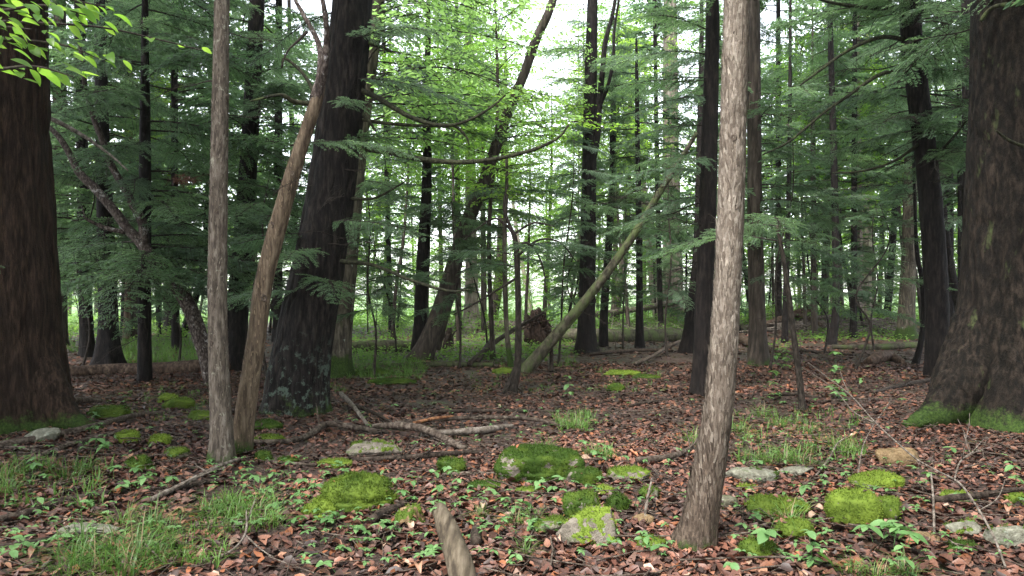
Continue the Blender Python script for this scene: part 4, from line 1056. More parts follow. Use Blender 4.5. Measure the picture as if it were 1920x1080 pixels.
# ------------------------------------------------------------------ logs, uprooted stump, sticks
def log(name, label, pts, mat, cat='log', seg=20, amp=0.008, lump=0.12, lift=0.0, group=None, freq=(20, 5), row=None, twigs=0, sink=0.25, forks=()):
    """pts rows px, py, width px[, lift m]: each point's foot lies on the ground at that pixel"""
    w = []
    for q in pts:
        g = GP(q[0], q[1]); r = q[2] * 0.5 * g[1] / F * (.85 if name == 'fallen_branch' and q[2] < 40 else 1)
        w.append([g[0], g[1], g[2] + r * (1 - sink) + (q[3] if len(q) > 3 else lift), r])
    w = np.array(w); b = w[0, :3].copy()
    p = spline(w, 10); p[:, :3] -= b
    q, arc = resample(p, lambda z: row or max(0.03, float(w[:, 3].mean()) * 0.5))
    seed = hash_(label) % 900
    V, Q, T = tube(q, seg, amp, freq, seed, arc, None, True, lump)
    r = np.random.default_rng(seed)
    me = mesh(name, V, Q, T, [M[mat]])
    if not twigs and not len(forks):
        return tag(link(name, me, None, b), label, cat, group)
    e = bpy.data.objects.new(name, None); COL.objects.link(e); e.location = b; tag(e, label, cat, group)
    link('stem', me, e)
    for k in range(twigs):
        i = int(r.integers(len(q) // 5, len(q)))
        c = q[i]; tg = unit(q[min(i + 1, len(q) - 1), :3] - q[max(i - 1, 0), :3])
        d_ = unit(tg * r.uniform(0.4, 1) + np.array([r.normal(0, .7), r.normal(0, .7), abs(r.normal(0, .5)) + 0.1]))
        ln = r.uniform(0.12, 0.45); u = np.linspace(0, 1, 6)[:, None]
        pp = c[:3] + d_ * ln * u + r.normal(0, 0.012, (6, 3)) * u
        rr = (0.4 * c[3] * (1 - u) + 0.0015)
        V, Q2, T2 = tube(np.hstack([pp, rr]), 5)
        link('twig', mesh('twig', V, Q2, T2, [M[mat]]), e)
    for f in forks:
        ww = []
        for a in f:
            g = GP(a[0], a[1]); ww.append([g[0] - b[0], g[1] - b[1], g[2] - b[2] + (a[3] if len(a) > 3 else 0.01), a[2] * .5 * g[1] / F])
        V, Q2, T2 = tube(spline(np.array(ww), 8), 6, 0, lump=0.1)
        link('branch', mesh('branch', V, Q2, T2, [M[mat]]), e)
    return e

log('fallen_log', 'long dark rotten log lying behind the left massive trunk', [(120, 705, 20), (200, 702, 22), (300, 700, 24), (390, 697, 26), (470, 694, 20)], 'logb')
log('fallen_log', 'mossy fat log left of the upright dark trunk in the centre', [(652, 662, 24), (700, 660, 26), (745, 659, 25), (785, 657, 20)], 'log')
log('fallen_log', 'thin mossy log lying before the leaning mossy trunk', [(735, 690, 10), (800, 687, 10), (860, 688, 11), (925, 688, 9)], 'log')
log('fallen_log', 'mossy log behind the straight near-black trunk right of the centre', [(1035, 640, 26), (1100, 640, 28), (1180, 641, 27), (1290, 638, 26)], 'log')
log('fallen_log', 'pale bare log propped behind the leaning pole', [(1060, 614, 9, .35), (1130, 613, 10, .55), (1200, 612, 11, .75), (1285, 611, 12, 1.05)], 'stickg', twigs=8)
log('fallen_log', 'grey fallen log stretching left from the uprooted stump', [(1010, 622, 22), (940, 618, 20), (890, 616, 16), (820, 612, 12)], 'stickg', twigs=6)
log('fallen_log', 'long mossy log before the dark mossy-footed trunk on the right', [(1560, 654, 9), (1640, 656, 12), (1700, 653, 13), (1750, 651, 12)], 'log')
log('fallen_log', 'thin brown pole lying before the long mossy log on the right', [(1480, 655, 6), (1530, 662, 6), (1600, 668, 6)], 'stickd')
log('fallen_log', 'dark log lying behind the brown-grey trunk right of the foreground tree', [(1385, 640, 18), (1410, 652, 18), (1450, 664, 14), (1500, 672, 8)], 'logb')
log('dead_wood', 'hollow rotten wood lump lying left of the curved black trunk', [(1628, 684, 16), (1650, 680, 24), (1672, 680, 22), (1695, 684, 10)], 'logb', cat='dead wood', lump=0.4)
for k, (label, pts) in enumerate([('lowest log of the pile on the right', [(1425, 622, 15, .0), (1480, 618, 14, .05), (1545, 616, 12, .1)]),
        ('raised log sloping up over the pile on the right', [(1410, 628, 12, .1), (1470, 615, 13, .3), (1520, 610, 14, .6)]),
        ('long thin log running right from the pile', [(1500, 612, 9, .2), (1570, 609, 9, .25), (1650, 611, 7, .15), (1700, 615, 5, .05)]),
        ('short log crossing the pile on the right', [(1450, 606, 9, .2), (1500, 612, 9, .35), (1540, 622, 8, .2)])]):
    log('fallen_log', label, pts, 'logb' if k % 2 else 'stickg', twigs=7, seg=14)
# brushwood of the pile: tangle of thin branches nobody could count
mb = MB(); rr_ = np.random.default_rng(5)
for k in range(170):
    px, py = rr_.uniform(1430, 1690), rr_.uniform(604, 628)
    g = GP(px, py); a = rr_.normal(0, 0.5) + (math.pi if k % 2 else 0); ln = rr_.uniform(0.4, 2.0); u = np.linspace(0, 1, 5)
    p = np.stack([g[0] + ln * np.cos(a) * u, g[1] + ln * np.sin(a) * u, g[2] + 0.03 + rr_.uniform(0, .3) + rr_.normal(0, .25) * u * ln * .5 + 0.1 * np.sin(u * 3), 0.016 * (1 - u) + 0.004], 1)
    V, Q, T = tube(p, 4, cap=False); mb.add(V, Q)
for k in range(150):
    px, py = rr_.uniform(1120, 1300), rr_.uniform(612, 640)
    g = GP(px, py); a = rr_.uniform(0, 6.28); ln = rr_.uniform(0.4, 1.4); u = np.linspace(0, 1, 5)
    p = np.stack([g[0] + ln * np.cos(a) * u, g[1] + ln * np.sin(a) * u, g[2] + 0.03 + rr_.uniform(0, .3) + rr_.uniform(0, .6) * u * ln, 0.009 * (1 - u) + 0.003], 1)
    V, Q, T = tube(p, 4, cap=False); mb.add(V, Q)
tag(link('brushwood', mb.mesh('brushwood', [M['stickg']])), 'tangle of thin dead branches round the far logs', 'brushwood', None, 'stuff')

# uprooted stump: a torn plate of soil and roots standing on edge
def uprooted():
    g = GP(1008, 648); d = g[1]; w, h = 62 * d / F, 78 * d / F
    e = bpy.data.objects.new('uprooted_stump', None); COL.objects.link(e); e.location = g
    tag(e, 'shaggy brown root plate of a fallen tree standing on edge, mid centre', 'stump')
    n, m = 40, 30
    th = np.linspace(0, 2 * np.pi, n, endpoint=False); ph = np.linspace(0, np.pi, m)
    TH, PH = np.meshgrid(th, ph)
    X, Y, Z = np.sin(PH) * np.cos(TH), np.sin(PH) * np.sin(TH), np.cos(PH)
    k = 1 + 0.30 * fbm(X * 3, Y * 3, Z * 1.2, 4, 4) - 0.18 * np.abs(vn(X * 6, Y * 6, Z * 1.5, 8))
    wd = 0.55 + 0.45 * np.clip((0.8 - Z) / 1.4, 0, 1)
    V = np.stack([X * k * w * .5 * wd, Y * k * .28 * wd, h * .42 + Z * k * h * .5], -1).reshape(-1, 3)
    i = (np.arange(m - 1)[:, None] * n); j = np.arange(n)[None]; j2 = (j + 1) % n
    Q = np.stack([i + j, i + n + j, i + n + j2, i + j2], -1).reshape(-1, 4)
    link('root_plate', mesh('root_plate', V, Q, None, [M['peat']]), e)
    r = np.random.default_rng(8)
    for k in range(60):
        a = r.uniform(-0.2, math.pi + .2); s = r.uniform(.3, .8)
        b = np.array([math.cos(a) * w * .4 * s, r.uniform(-.22, .1), h * .4 + math.sin(a) * h * .4 * s])
        dd = unit(np.array([math.cos(a) * .6 + r.normal(0, .3), r.normal(-.3, .3), math.sin(a) + r.normal(0, .4)]))
        ln = r.uniform(.15, .5); u = np.linspace(0, 1, 6)[:, None]
        p = np.hstack([b + dd * ln * u + r.normal(0, .03, (6, 3)) * u, .028 * (1 - u) + .004])
        V, Q2, T2 = tube(p, 6, lump=.15); link('root', mesh('root', V, Q2, T2, [M['peat']]), e)
uprooted()
def small_stump():
    g = GP(840, 655); d = g[1]
    e = bpy.data.objects.new('rotten_stump', None); COL.objects.link(e); e.location = g
    tag(e, 'small dark splintered stump right of the leaning mossy trunk\'s foot', 'stump')
    p = np.array([[0, 0, -.1, .2], [0, 0, .15, .16], [.02, 0, .4, .12], [.04, 0, .62, .05]])
    V, Q, T = tube(spline(p, 8), 18, .03, (12, 3), 3, lump=.3); link('stump', mesh('stump', V, Q, T, [M['stickd']]), e)
    for a in (0.3, 1.5, 2.6, 4, 5.2):
        p = np.array([[.08 * math.cos(a), .08 * math.sin(a), .3, .04], [.2 * math.cos(a), .2 * math.sin(a), .5, .02], [.33 * math.cos(a), .3 * math.sin(a), .58, .006]])
        V, Q, T = tube(spline(p, 5), 6); link('splinter', mesh('splinter', V, Q, T, [M['stickd']]), e)
small_stump()

# sticks and fallen branches on the floor
S = lambda label, pts, mat='stickd', **k: log('fallen_branch', label, pts, mat, cat='branch', seg=k.pop('seg', 12), amp=k.pop('amp', 0.003), sink=k.pop('sink', -.15), **k)
S('straight reddish-brown pole leaning past the foot of the left massive trunk', [(-60, 812, 15, .12), (60, 790, 15, .14), (130, 772, 13, .10), (190, 760, 9, .03)], 'stick')
S('long grey-brown pole lying below the reddish-brown pole, far left', [(-60, 850, 16), (60, 832, 16), (180, 805, 14), (250, 785, 11), (320, 776, 7)], 'stick')
S('thinner grey branch lying just below the long pole, far left', [(70, 862, 11), (130, 840, 12), (210, 818, 10), (275, 805, 6)], 'stick')
S('dark rotten branch slanting from the left edge below the grass tufts', [(-60, 1000, 18), (60, 970, 18), (130, 945, 17), (210, 930, 13)], 'stickd')
S('lower dark branch at the left edge, second from the bottom', [(-60, 1045, 18), (40, 1030, 16), (110, 1012, 10)], 'stickd')
S('short grey branch at the very bottom left', [(30, 1082, 12), (75, 1058, 10)], 'stick')
S('long pale thin branch slanting up to the slim grey trunk\'s foot', [(285, 948, 12, .02), (350, 918, 11, .03), (410, 890, 9, .05), (450, 876, 7, .06)], 'stickg', twigs=4)
S('brown rotten branch beside the pale thin branch', [(300, 935, 16), (360, 915, 14), (420, 905, 10)], 'stickd')
S('gnarled pale-brown branch with a bend, right of the tan leaning trunk', [(470, 836, 13), (540, 833, 13), (580, 822, 14), (612, 808, 14, .04), (660, 812, 13, .03), (715, 815, 11)], 'stick', twigs=4, lump=.25)
S('broken brown branch dipping right behind the grey moss-edged rock', [(700, 812, 10, .05), (755, 820, 17, .08), (800, 826, 18, .06), (840, 838, 17, .02), (872, 848, 13)], 'stick', lump=.15)
S('straight thin branch, topmost of the bundle in the middle', [(740, 808, 9, .06), (830, 803, 10, .08), (930, 800, 9, .08), (1000, 798, 8, .05), (1070, 806, 5)], 'stick', twigs=6)
S('thick grey branch under the straight thin one in the middle bundle', [(790, 822, 14), (860, 818, 15), (920, 812, 15), (960, 805, 11)], 'stickg')
S('split orange-brown stick in the middle bundle', [(775, 812, 7, .09), (810, 806, 7, .11), (850, 802, 5, .12)], 'orange')
S('dark branch lying in front of the grey moss-edged rock', [(660, 868, 11), (740, 866, 13), (800, 862, 14), (860, 856, 12), (905, 852, 8)], 'stickd', twigs=4)
S('long thin dark stick across the floor behind the branch bundle', [(800, 776, 8), (880, 775, 8), (960, 774, 7), (1040, 773, 5)], 'stickd', twigs=5)
S('pale dead branch leaning out of the litter behind the gnarled branch', [(640, 757, 11, .1), (660, 772, 10, .06), (690, 805, 7, .02)], 'stickg')
S('dark branch sloping right behind the pale dead branch', [(665, 772, 8, .05), (700, 778, 8), (735, 795, 6)], 'stickd')
S('reddish thin stick left of the bright moss cushion', [(500, 868, 7), (560, 874, 7), (620, 876, 6), (680, 874, 5)], 'stick')
S('dark mossy bark piece right of the bright moss cushion', [(690, 990, 20), (715, 975, 22), (745, 958, 16), (768, 942, 8)], 'stickd', lump=.3)
S('thick pale barkless limb piece at the bottom centre', [(872, 1135, 52, .0), (862, 1080, 50, .0), (848, 1035, 44, .0), (837, 1004, 40, .0), (829, 982, 38, .0), (824, 971, 36, .0)], 'limbpiece', seg=28, lump=.05, sink=.2, amp=0.0)
S('short dark wood plug with an orange end right of the pale limb piece', [(892, 1032, 24), (892, 1018, 25), (893, 1004, 21)], 'stickd', seg=18, lump=.05)
S('brown stick lying before the largest mossy rock', [(830, 895, 8), (880, 893, 9), (935, 892, 6)], 'stick')
S('forked dark stick below the pale-topped front rock', [(1130, 1045, 7), (1160, 1010, 8), (1185, 985, 7), (1200, 965, 5)], 'stickd', twigs=4)
S('pale thin stick standing by the right side of the small bright moss cushion', [(1208, 985, 6, .02), (1214, 960, 6, .08), (1222, 935, 4, .14)], 'stickg')
S('grey mossy branch left of the foreground scaly trunk\'s foot', [(1195, 872, 16), (1235, 868, 16), (1262, 862, 14), (1300, 846, 11)], 'stick', twigs=3)
S('bowed purplish branch rising left of the black trunk by the scaly tree', [(1190, 688, 8, .02), (1220, 678, 8, .05), (1255, 662, 8, .12), (1300, 655, 6, .35)], 'stick')
S('thin crooked branch on the floor below the bowed purplish branch', [(1180, 765, 7), (1220, 757, 7), (1280, 750, 6)], 'stickd', twigs=3)
S('dark curved branch before the straight near-black trunk', [(1105, 668, 7), (1160, 663, 8), (1220, 661, 8), (1262, 661, 6)], 'stickd', twigs=4)
S('dead snag leaning right from the floor left of the black bent sapling', [(880, 690, 12, .02), (925, 668, 11, .25), (970, 660, 9, .6), (1020, 655, 6, 1.0)], 'stickd', twigs=5)
S('second snag crossing the dead snag left of the black bent sapling', [(895, 685, 11, .02), (912, 668, 12, .15), (925, 655, 8, .3)], 'stickd')
S('short peg of wood standing under the leaning greenish pole', [(1034, 700, 10, -.02), (1034, 699, 9, .2), (1033, 698, 8, .6), (1030, 697, 6, .75)], 'stickd')
S('low brown branch between the massive right-hand trunk and the curved black trunk', [(1640, 740, 9), (1690, 728, 11), (1740, 718, 10), (1760, 712, 7)], 'stickd', twigs=4)
S('dark stick in the shaded litter right of the thin leaning sapling', [(1430, 745, 6), (1480, 742, 7), (1540, 748, 5)], 'stickd')
S('grey stick lying in the litter behind the scaly trunk', [(1390, 815, 6), (1440, 825, 6), (1530, 872, 8), (1570, 884, 6)], 'stickd')
S('thick brown branch resting on the lichen rocks at the lower right', [(1745, 965, 12, .08), (1790, 968, 15, .10), (1850, 966, 15, .12), (1900, 955, 11, .12), (1960, 950, 9, .1)], 'stickd', twigs=4)
S('pale forked dead branch arching across the right foreground', [(1885, 1075, 5.1, .03), (1865, 1045, 5.1, .10), (1835, 1005, 4.6, .16), (1800, 962, 4.6, .20), (1760, 935, 4.1, .20), (1720, 915, 4.1, .22), (1680, 885, 3.6, .26), (1640, 850, 3.6, .30), (1595, 800, 2.5, .36), (1555, 770, 2.0, .42), (1515, 725, 1.3, .40)], 'stickg', seg=8, amp=0, lump=.1,
  forks=[[(1640, 850, 2.5, .30), (1600, 830, 2.0, .33), (1560, 790, 1.5, .42), (1500, 750, 1.0, .5)], [(1640, 850, 2.5, .30), (1618, 880, 2.5, .2), (1606, 915, 2.5, .02)], [(1640, 850, 2.0, .3), (1660, 830, 1.5, .36), (1672, 815, 1.0, .4)], [(1595, 800, 2.0, .36), (1580, 770, 1.5, .42), (1572, 735, 1.0, .45)], [(1835, 1005, 2.5, .16), (1870, 990, 2.0, .2), (1885, 965, 1.5, .25)]])
S('thin upright dead twig standing right of the second mossy block', [(1752, 1010, 6, .0), (1750, 975, 5, .12), (1746, 945, 4, .22)], 'stickg', seg=7, amp=0)
S('pale forked twig in the leaf litter at the bottom left', [(380, 1060, 6, .02), (430, 1045, 6, .02), (460, 1022, 5, .06), (462, 1000, 3, .15)], 'stickg', seg=7, amp=0, forks=[[(460, 1022, 4, .06), (490, 1040, 3, .03), (520, 1055, 3, .01)], [(462, 1010, 3, .1), (480, 990, 2, .2)]])
S('thin dead shrub stem standing right of the moss-capped rock under the scaly trunk', [(1530, 895, 5), (1555, 868, 5, .03), (1570, 850, 4, .08), (1590, 845, 2, .14)], 'stickg', seg=7, amp=0)
S('bushy dead twig on the shaded litter at the right', [(1790, 900, 4), (1800, 880, 4, .05), (1825, 868, 3, .1)], 'stickg', seg=6, amp=0, twigs=7)

# ------------------------------------------------------------------ rocks
def ico(sub):
    import bmesh
    bm = bmesh.new(); bmesh.ops.create_icosphere(bm, subdivisions=sub, radius=1.0)
    V = np.array([v.co[:] for v in bm.verts]); T = np.array([[v.index for v in f.verts] for f in bm.faces]); bm.free()
    return V, T
ICO5 = ico(5); ICO4 = ico(4)
DRIFT = []
def rock(label, px, py, wpx, hpx, moss=0.6, mat='rock', deep=0.75, seed=None, cushion=0.0, facets=9, yaw=None, name='rock', cat='rock', group=None, tilt=0.0):
    seed = hash_(label) % 9999 if seed is None else seed
    r = np.random.default_rng(seed)
    g0 = GP(px, py); d = g0[1]
    w = wpx * d / F; dp = w * deep; h = .88 * max(.42 * hpx, hpx * 1.05 - .75 * wpx * deep * CZ / d) * d / F
    c = np.array([g0[0], g0[1] + dp * 0.42, 0]); c[0] *= c[1] / g0[1]; c[2] = float(ground(c[0], c[1]))
    V, T = ICO5 if wpx > 60 else ICO4
    U = V.copy()
    if facets:
        n = unit(r.normal(0, 1, (facets, 3)) * (1, 1, .8)); dd = r.uniform(0.60, 0.92, facets)
        n = np.vstack([n, [r.normal(0, .12), r.normal(-.1, .12), 1]]); n[-1] /= np.linalg.norm(n[-1]); dd = np.append(dd, 0.72)
        dots = V @ n.T
        lim = np.where(dots > 0.05, dd / np.maximum(dots, 0.05), 9)
        lim = -np.log(np.exp(-lim * 26).sum(1)) / 26
        rad = -np.log(np.exp(-lim * 26) + np.exp(-26 * 1.05)) / 26
        U = V * rad[:, None]
    U = U * (1 + (0.10 if facets else 0.32) * fbm(V[:, 0] * 2 + seed, V[:, 1] * 2, V[:, 2] * 2, 3, seed % 97) + 0.035 * fbm(V[:, 0] * 9, V[:, 1] * 9, V[:, 2] * 9, 3, 3))[:, None]
    U[:, 0] += tilt * U[:, 2]
    lo, hi = U.min(0), U.max(0)
    U[:, 0] = (U[:, 0] - (lo[0] + hi[0]) / 2) / (hi[0] - lo[0]) * w
    U[:, 1] = (U[:, 1] - (lo[1] + hi[1]) / 2) / (hi[1] - lo[1]) * dp
    U[:, 2] = (U[:, 2] - hi[2]) / (hi[2] - lo[2]) * (h * 1.6) + h
    ob = link(name, mesh(name, U, None, T, [M[mat]]), None, c)
    tag(ob, label, cat, group)
    if d < 9:
        up = np.where((V[:, 2] > .25) & (U[:, 2] > .3 * h))[0]
        for v in r.choice(up, min(len(up), int(r.integers(1, 3 + int(w * 12))))): DRIFT.append((c[0] + U[v, 0], c[1] + U[v, 1], c[2] + U[v, 2] + .014, .8))
        for q in range(int(26 * w / .4)):
            an = r.uniform(0, 6.28); k_ = r.uniform(.46, .62); x_, y_ = c[0] + math.cos(an) * w * k_, c[1] + math.sin(an) * dp * k_
            DRIFT.append((x_, y_, float(ground(x_, y_)) + r.uniform(.0, .035), 1.0))
    if moss > 0:
        a, b, cc = U[T[:, 0]], U[T[:, 1]], U[T[:, 2]]
        fn = np.cross(b - a, cc - a); ar = np.linalg.norm(fn, axis=1) * .5; fn = unit(fn); ctr = (a + b + cc) / 3
        s = max(w, .15)
        nz = fbm(ctr[:, 0] / s * 5 + seed, ctr[:, 1] / s * 5, ctr[:, 2] / s * 5, 4, 11) + .35 * fbm(ctr[:, 0] * 30, ctr[:, 1] * 30, ctr[:, 2] * 30, 2, 12)
        score = fn[:, 2] * .35 + nz * 1.1 + (moss - .5) * 2.2 - 0.15
        mask = (score > 0) & (ctr[:, 2] > -.03 * h)
        if mask.sum() > 12:
            # the cushion: faces of the moss patch lifted off the stone
            tri = T[mask]; used, inv = np.unique(tri, return_inverse=True)
            vn_ = np.zeros_like(U); np.add.at(vn_, T.ravel(), np.repeat(fn * ar[:, None], 3, 0)); vn_ = unit(vn_)
            cnt = np.bincount(tri.ravel(), minlength=len(U)); tot = np.bincount(T.ravel(), minlength=len(U))
            full = (cnt / np.maximum(tot, 1))[used]
            th = (0.004 + 0.007 * s) * (0.5 + 0.5 * fbm(U[used, 0] * 22, U[used, 1] * 22, U[used, 2] * 22, 2, 5) + .4)
            MV = U[used] + vn_[used] * (np.where(full > .99, th, 0.0005))[:, None]
            # shoots
            dens = 9000 if d < 8 else 3500
            nb = int(min(9000, dens * ar[mask].sum()))
            pick = r.choice(np.where(mask)[0], nb, p=ar[mask] / ar[mask].sum())
            w3 = r.dirichlet((1, 1, 1), nb)
            P0 = (U[T[pick]] * w3[..., None]).sum(1) + fn[pick] * 0.006
            dr = unit(fn[pick] + r.normal(0, .55, (nb, 3)) + (0, 0, .35))
            sd2 = unit(np.cross(dr, r.normal(0, 1, (nb, 3))))
            BV, BQ = blades(P0, dr, sd2, r.uniform(.010, .024, nb) * (1 + cushion), 0.006 + 0.003 * (d > 7))
            mb = MB(); mb.add(MV, None, inv.reshape(-1, 3)); mb.add(BV, BQ)
            o = link('moss', mb.mesh('moss', [M['mossb']]), ob); o['kind'] = 'stuff'
    return ob

rock('large bright green moss cushion in the left foreground', 672, 962, 150, 86, 1.2, 'rockm', .8, cushion=.6, facets=0)
rock('smaller moss cushion in front of the large bright one', 600, 976, 74, 46, 1.2, 'rockm', .8, cushion=.5, facets=0)
rock('grey flat-topped rock with moss on its right edge, behind the large moss cushion', 707, 862, 112, 38, .34, 'rock', .7)
rock('small angular mossy rock right of the grey flat-topped rock', 846, 890, 54, 33, .75, 'rock', .7)
rock('largest rock in the middle, mossy below a bare brown top', 1010, 908, 170, 82, .74, 'rock', .7, facets=7)
rock('mossy rock at the right foot of the largest rock', 1092, 912, 74, 42, .7, 'rock', .7)
rock('tall mossy rock behind the pale-topped front rock', 1090, 982, 70, 68, .70, 'rock', .8)
rock('small bright double moss cushion right of the tall mossy rock', 1158, 962, 44, 42, 1.2, 'rockm', .8, cushion=.5, facets=0)
rock('pale-topped lichened rock at the front centre', 1098, 1026, 122, 88, .46, 'rock', .7, facets=8)
rock('low dark mossy rock left of the pale-topped front rock', 1030, 1004, 74, 38, .5, 'rockm', .7)
rock('pointed tan and moss rock right of the large moss cushion', 768, 992, 58, 46, .5, 'rockb', .7, facets=6)
rock('flat mossy stone before the largest rock', 912, 920, 72, 18, .75, 'rockm', .6)
rock('small moss strip stone left below the largest rock', 990, 928, 48, 14, .9, 'rockm', .5)
rock('low moss-capped stone behind the double moss cushion', 1130, 928, 42, 20, .8, 'rock', .6)
rock('pair-topped stone with a pale top right of the mossy rocks', 1180, 906, 84, 34, .55, 'rock', .6)
rock('small mossy stone left of the scaly trunk\'s foot', 1216, 938, 36, 26, .7, 'rockm', .7)
rock('dark little stone left of the scaly trunk\'s root', 1208, 984, 44, 24, .15, 'rockb', .7)
rock('mossy stone with seedling below the dark little stone', 1222, 1032, 54, 28, .6, 'rockm', .7)
rock('round mossy rock with a white patch left of the slim grey trunk', 258, 886, 50, 34, .75, 'rock', .8, facets=6)
rock('dark mossy stone right of the white-patched round rock', 330, 864, 46, 28, .6, 'rockm', .8)
rock('mossy rock with white spot above the white-patched round rock', 240, 834, 42, 28, .75, 'rockm', .8, facets=6)
rock('low mossy stone between the two spotted rocks and the slim trunk', 300, 836, 44, 24, .6, 'rockm', .8)
rock('pale greenish slab leaning at the left massive trunk\'s foot', 75, 832, 76, 34, .2, 'rockp', .5, facets=5, tilt=.6)
rock('flat pale lichened stone lying behind the bottom left grass', 172, 1008, 120, 30, .12, 'rockp', .5, facets=5)
rock('wide mossy mound below the root of the left massive trunk', 205, 788, 70, 30, .95, 'rockm', .8, facets=5)
rock('mossy rock with pale edge left of the slim grey trunk, farther back', 338, 768, 56, 26, .85, 'rockm', .8)
rock('second mossy rock just left of the pale-edged far one', 315, 758, 40, 24, .8, 'rockm', .8)
rock('low mossy stone touching the slim grey trunk\'s left side', 378, 790, 52, 22, .7, 'rockm', .8)
rock('dark green mossy hump between the tan leaning trunk and the broad black trunk', 500, 808, 60, 24, .95, 'rockm', .8, facets=5)
rock('second mossy hump in front, right of the tan leaning trunk', 500, 836, 64, 22, .95, 'rockm', .7, facets=5)
rock('bright mossy knob right of the tan leaning trunk\'s foot', 493, 868, 34, 22, 1.1, 'rockm', .8, facets=5)
rock('flat mossy stone behind the large moss cushion', 628, 878, 66, 20, .9, 'rockm', .6)
rock('mossy low stone left behind the large moss cushion', 540, 872, 40, 16, .9, 'rockm', .7)
rock('pale flat slab with moss spots right of the scaly trunk', 1412, 908, 104, 34, .28, 'rockp', .4, facets=5)
rock('pale sloping slab behind the pale flat slab', 1488, 894, 76, 22, .15, 'rockp', .5, facets=5, tilt=.8)
rock('mossy strip stone below the pale flat slab', 1400, 922, 44, 14, .9, 'rockm', .6)
rock('broad low mossy rock below the pale slabs', 1455, 968, 122, 46, .72, 'rock', .7, facets=6)
rock('mossy lump under the arching grass in the right foreground', 1490, 1012, 70, 42, .95, 'rockm', .7, facets=4)
rock('mossy square-edged block in the right foreground, left of two', 1600, 990, 100, 80, .85, 'rock', .7, facets=6, seed=12)
rock('mossy square-edged block in the right foreground, right of two', 1660, 982, 58, 56, .75, 'rock', .8, facets=6)
rock('dark mossy rock behind the two mossy blocks', 1640, 920, 96, 40, .7, 'rockm', .7)
rock('bare yellow-brown rock in the shade at the right', 1682, 874, 84, 40, .1, 'rockb', .6, facets=5)
rock('moss-covered stone under the seedling at the lower right', 1424, 1050, 76, 44, 1.0, 'rockm', .7, facets=5)
rock('white-topped lichen rock at the lower right', 1806, 1008, 72, 38, .35, 'rockp', .7)
rock('round white-lichened rock near the right edge', 1885, 1030, 80, 56, .35, 'rockp', .8, facets=6)
rock('flat mossy stone below the white-topped lichen rock', 1802, 1036, 70, 22, .8, 'rockm', .6)
rock('low lichened stone right of the forked dead branch', 1800, 945, 76, 26, .5, 'rock', .6)
rock('brown stone left of the white-topped lichen rock', 1730, 1022, 70, 30, .2, 'rockb', .7)
rock('mossy stone half cut by the right edge', 1912, 950, 50, 26, .7, 'rockm', .7)
rock('dark stone sticking out right of the scaly trunk\'s foot', 1362, 958, 46, 30, .3, 'rockm', .7)
for lab, px, py, w_, h_ in [('long mossy mound below the moss-footed trunk in the centre left', 735, 722, 95, 14), ('wide mossy mound before the broad black trunk\'s right side', 700, 706, 80, 16), ('thin bright moss strip on the floor right of the leaning pole', 1166, 706, 72, 13), ('second moss strip on the floor just right of the first', 1212, 712, 56, 12), ('moss hump left of the leaning pole\'s foot', 945, 702, 46, 14), ('mossy stone on the floor above the seedling, right of the centre', 1155, 735, 36, 18)]:
    rock(lab, px, py, w_, h_, 1.1, 'rockm', .5, facets=0, name='moss_mound', cat='moss')

# ------------------------------------------------------------------ leaf litter
def leaf_tpl(kind, r):
    if kind == 'far':
        f = r.uniform(-.05, .3, 2)
        return np.array([(-.5, 0, 0), (0, -.3, f[0]), (.5, 0, r.uniform(-.1, .25)), (0, .3, f[1])]), np.array([(0, 1, 2, 3)])
    n = 4 if kind == 'near' else 3
    u = np.linspace(0, 1, n); hw = 0.30 * np.sin(np.pi * np.clip(u, .02, .98) ** .9) ** .8
    curl, fold, tw = r.normal(0, .55), r.uniform(-.2, .9), r.normal(0, .8)
    V = []
    for a, b in zip(u, hw):
        z = curl * (a - .5) ** 2; rot = tw * (a - .5)
        V += [(a - .5, b * math.cos(rot), z + b * fold + b * math.sin(rot)), (a - .5, 0, z), (a - .5, -b * math.cos(rot), z + b * fold - b * math.sin(rot))]
    Q = []
    for i in range(n - 1):
        k = i * 3; Q += [(k, k + 1, k + 4, k + 3), (k + 1, k + 2, k + 5, k + 4)]
    V = np.array(V); V[:, 2] -= V[:, 2].min() * .6
    return V, np.array(Q)
rl = np.random.default_rng(33)
PAL = np.array([(0.12, 0.050, 0.034), (0.17, 0.072, 0.046), (0.23, 0.105, 0.066), (0.29, 0.15, 0.09), (0.080, 0.040, 0.030), (0.045, 0.026, 0.021), (0.15, 0.085, 0.065), (0.36, 0.24, 0.17), (0.24, 0.085, 0.035)])
PW = np.array([.21, .19, .12, .035, .19, .13, .06, .005, .06])
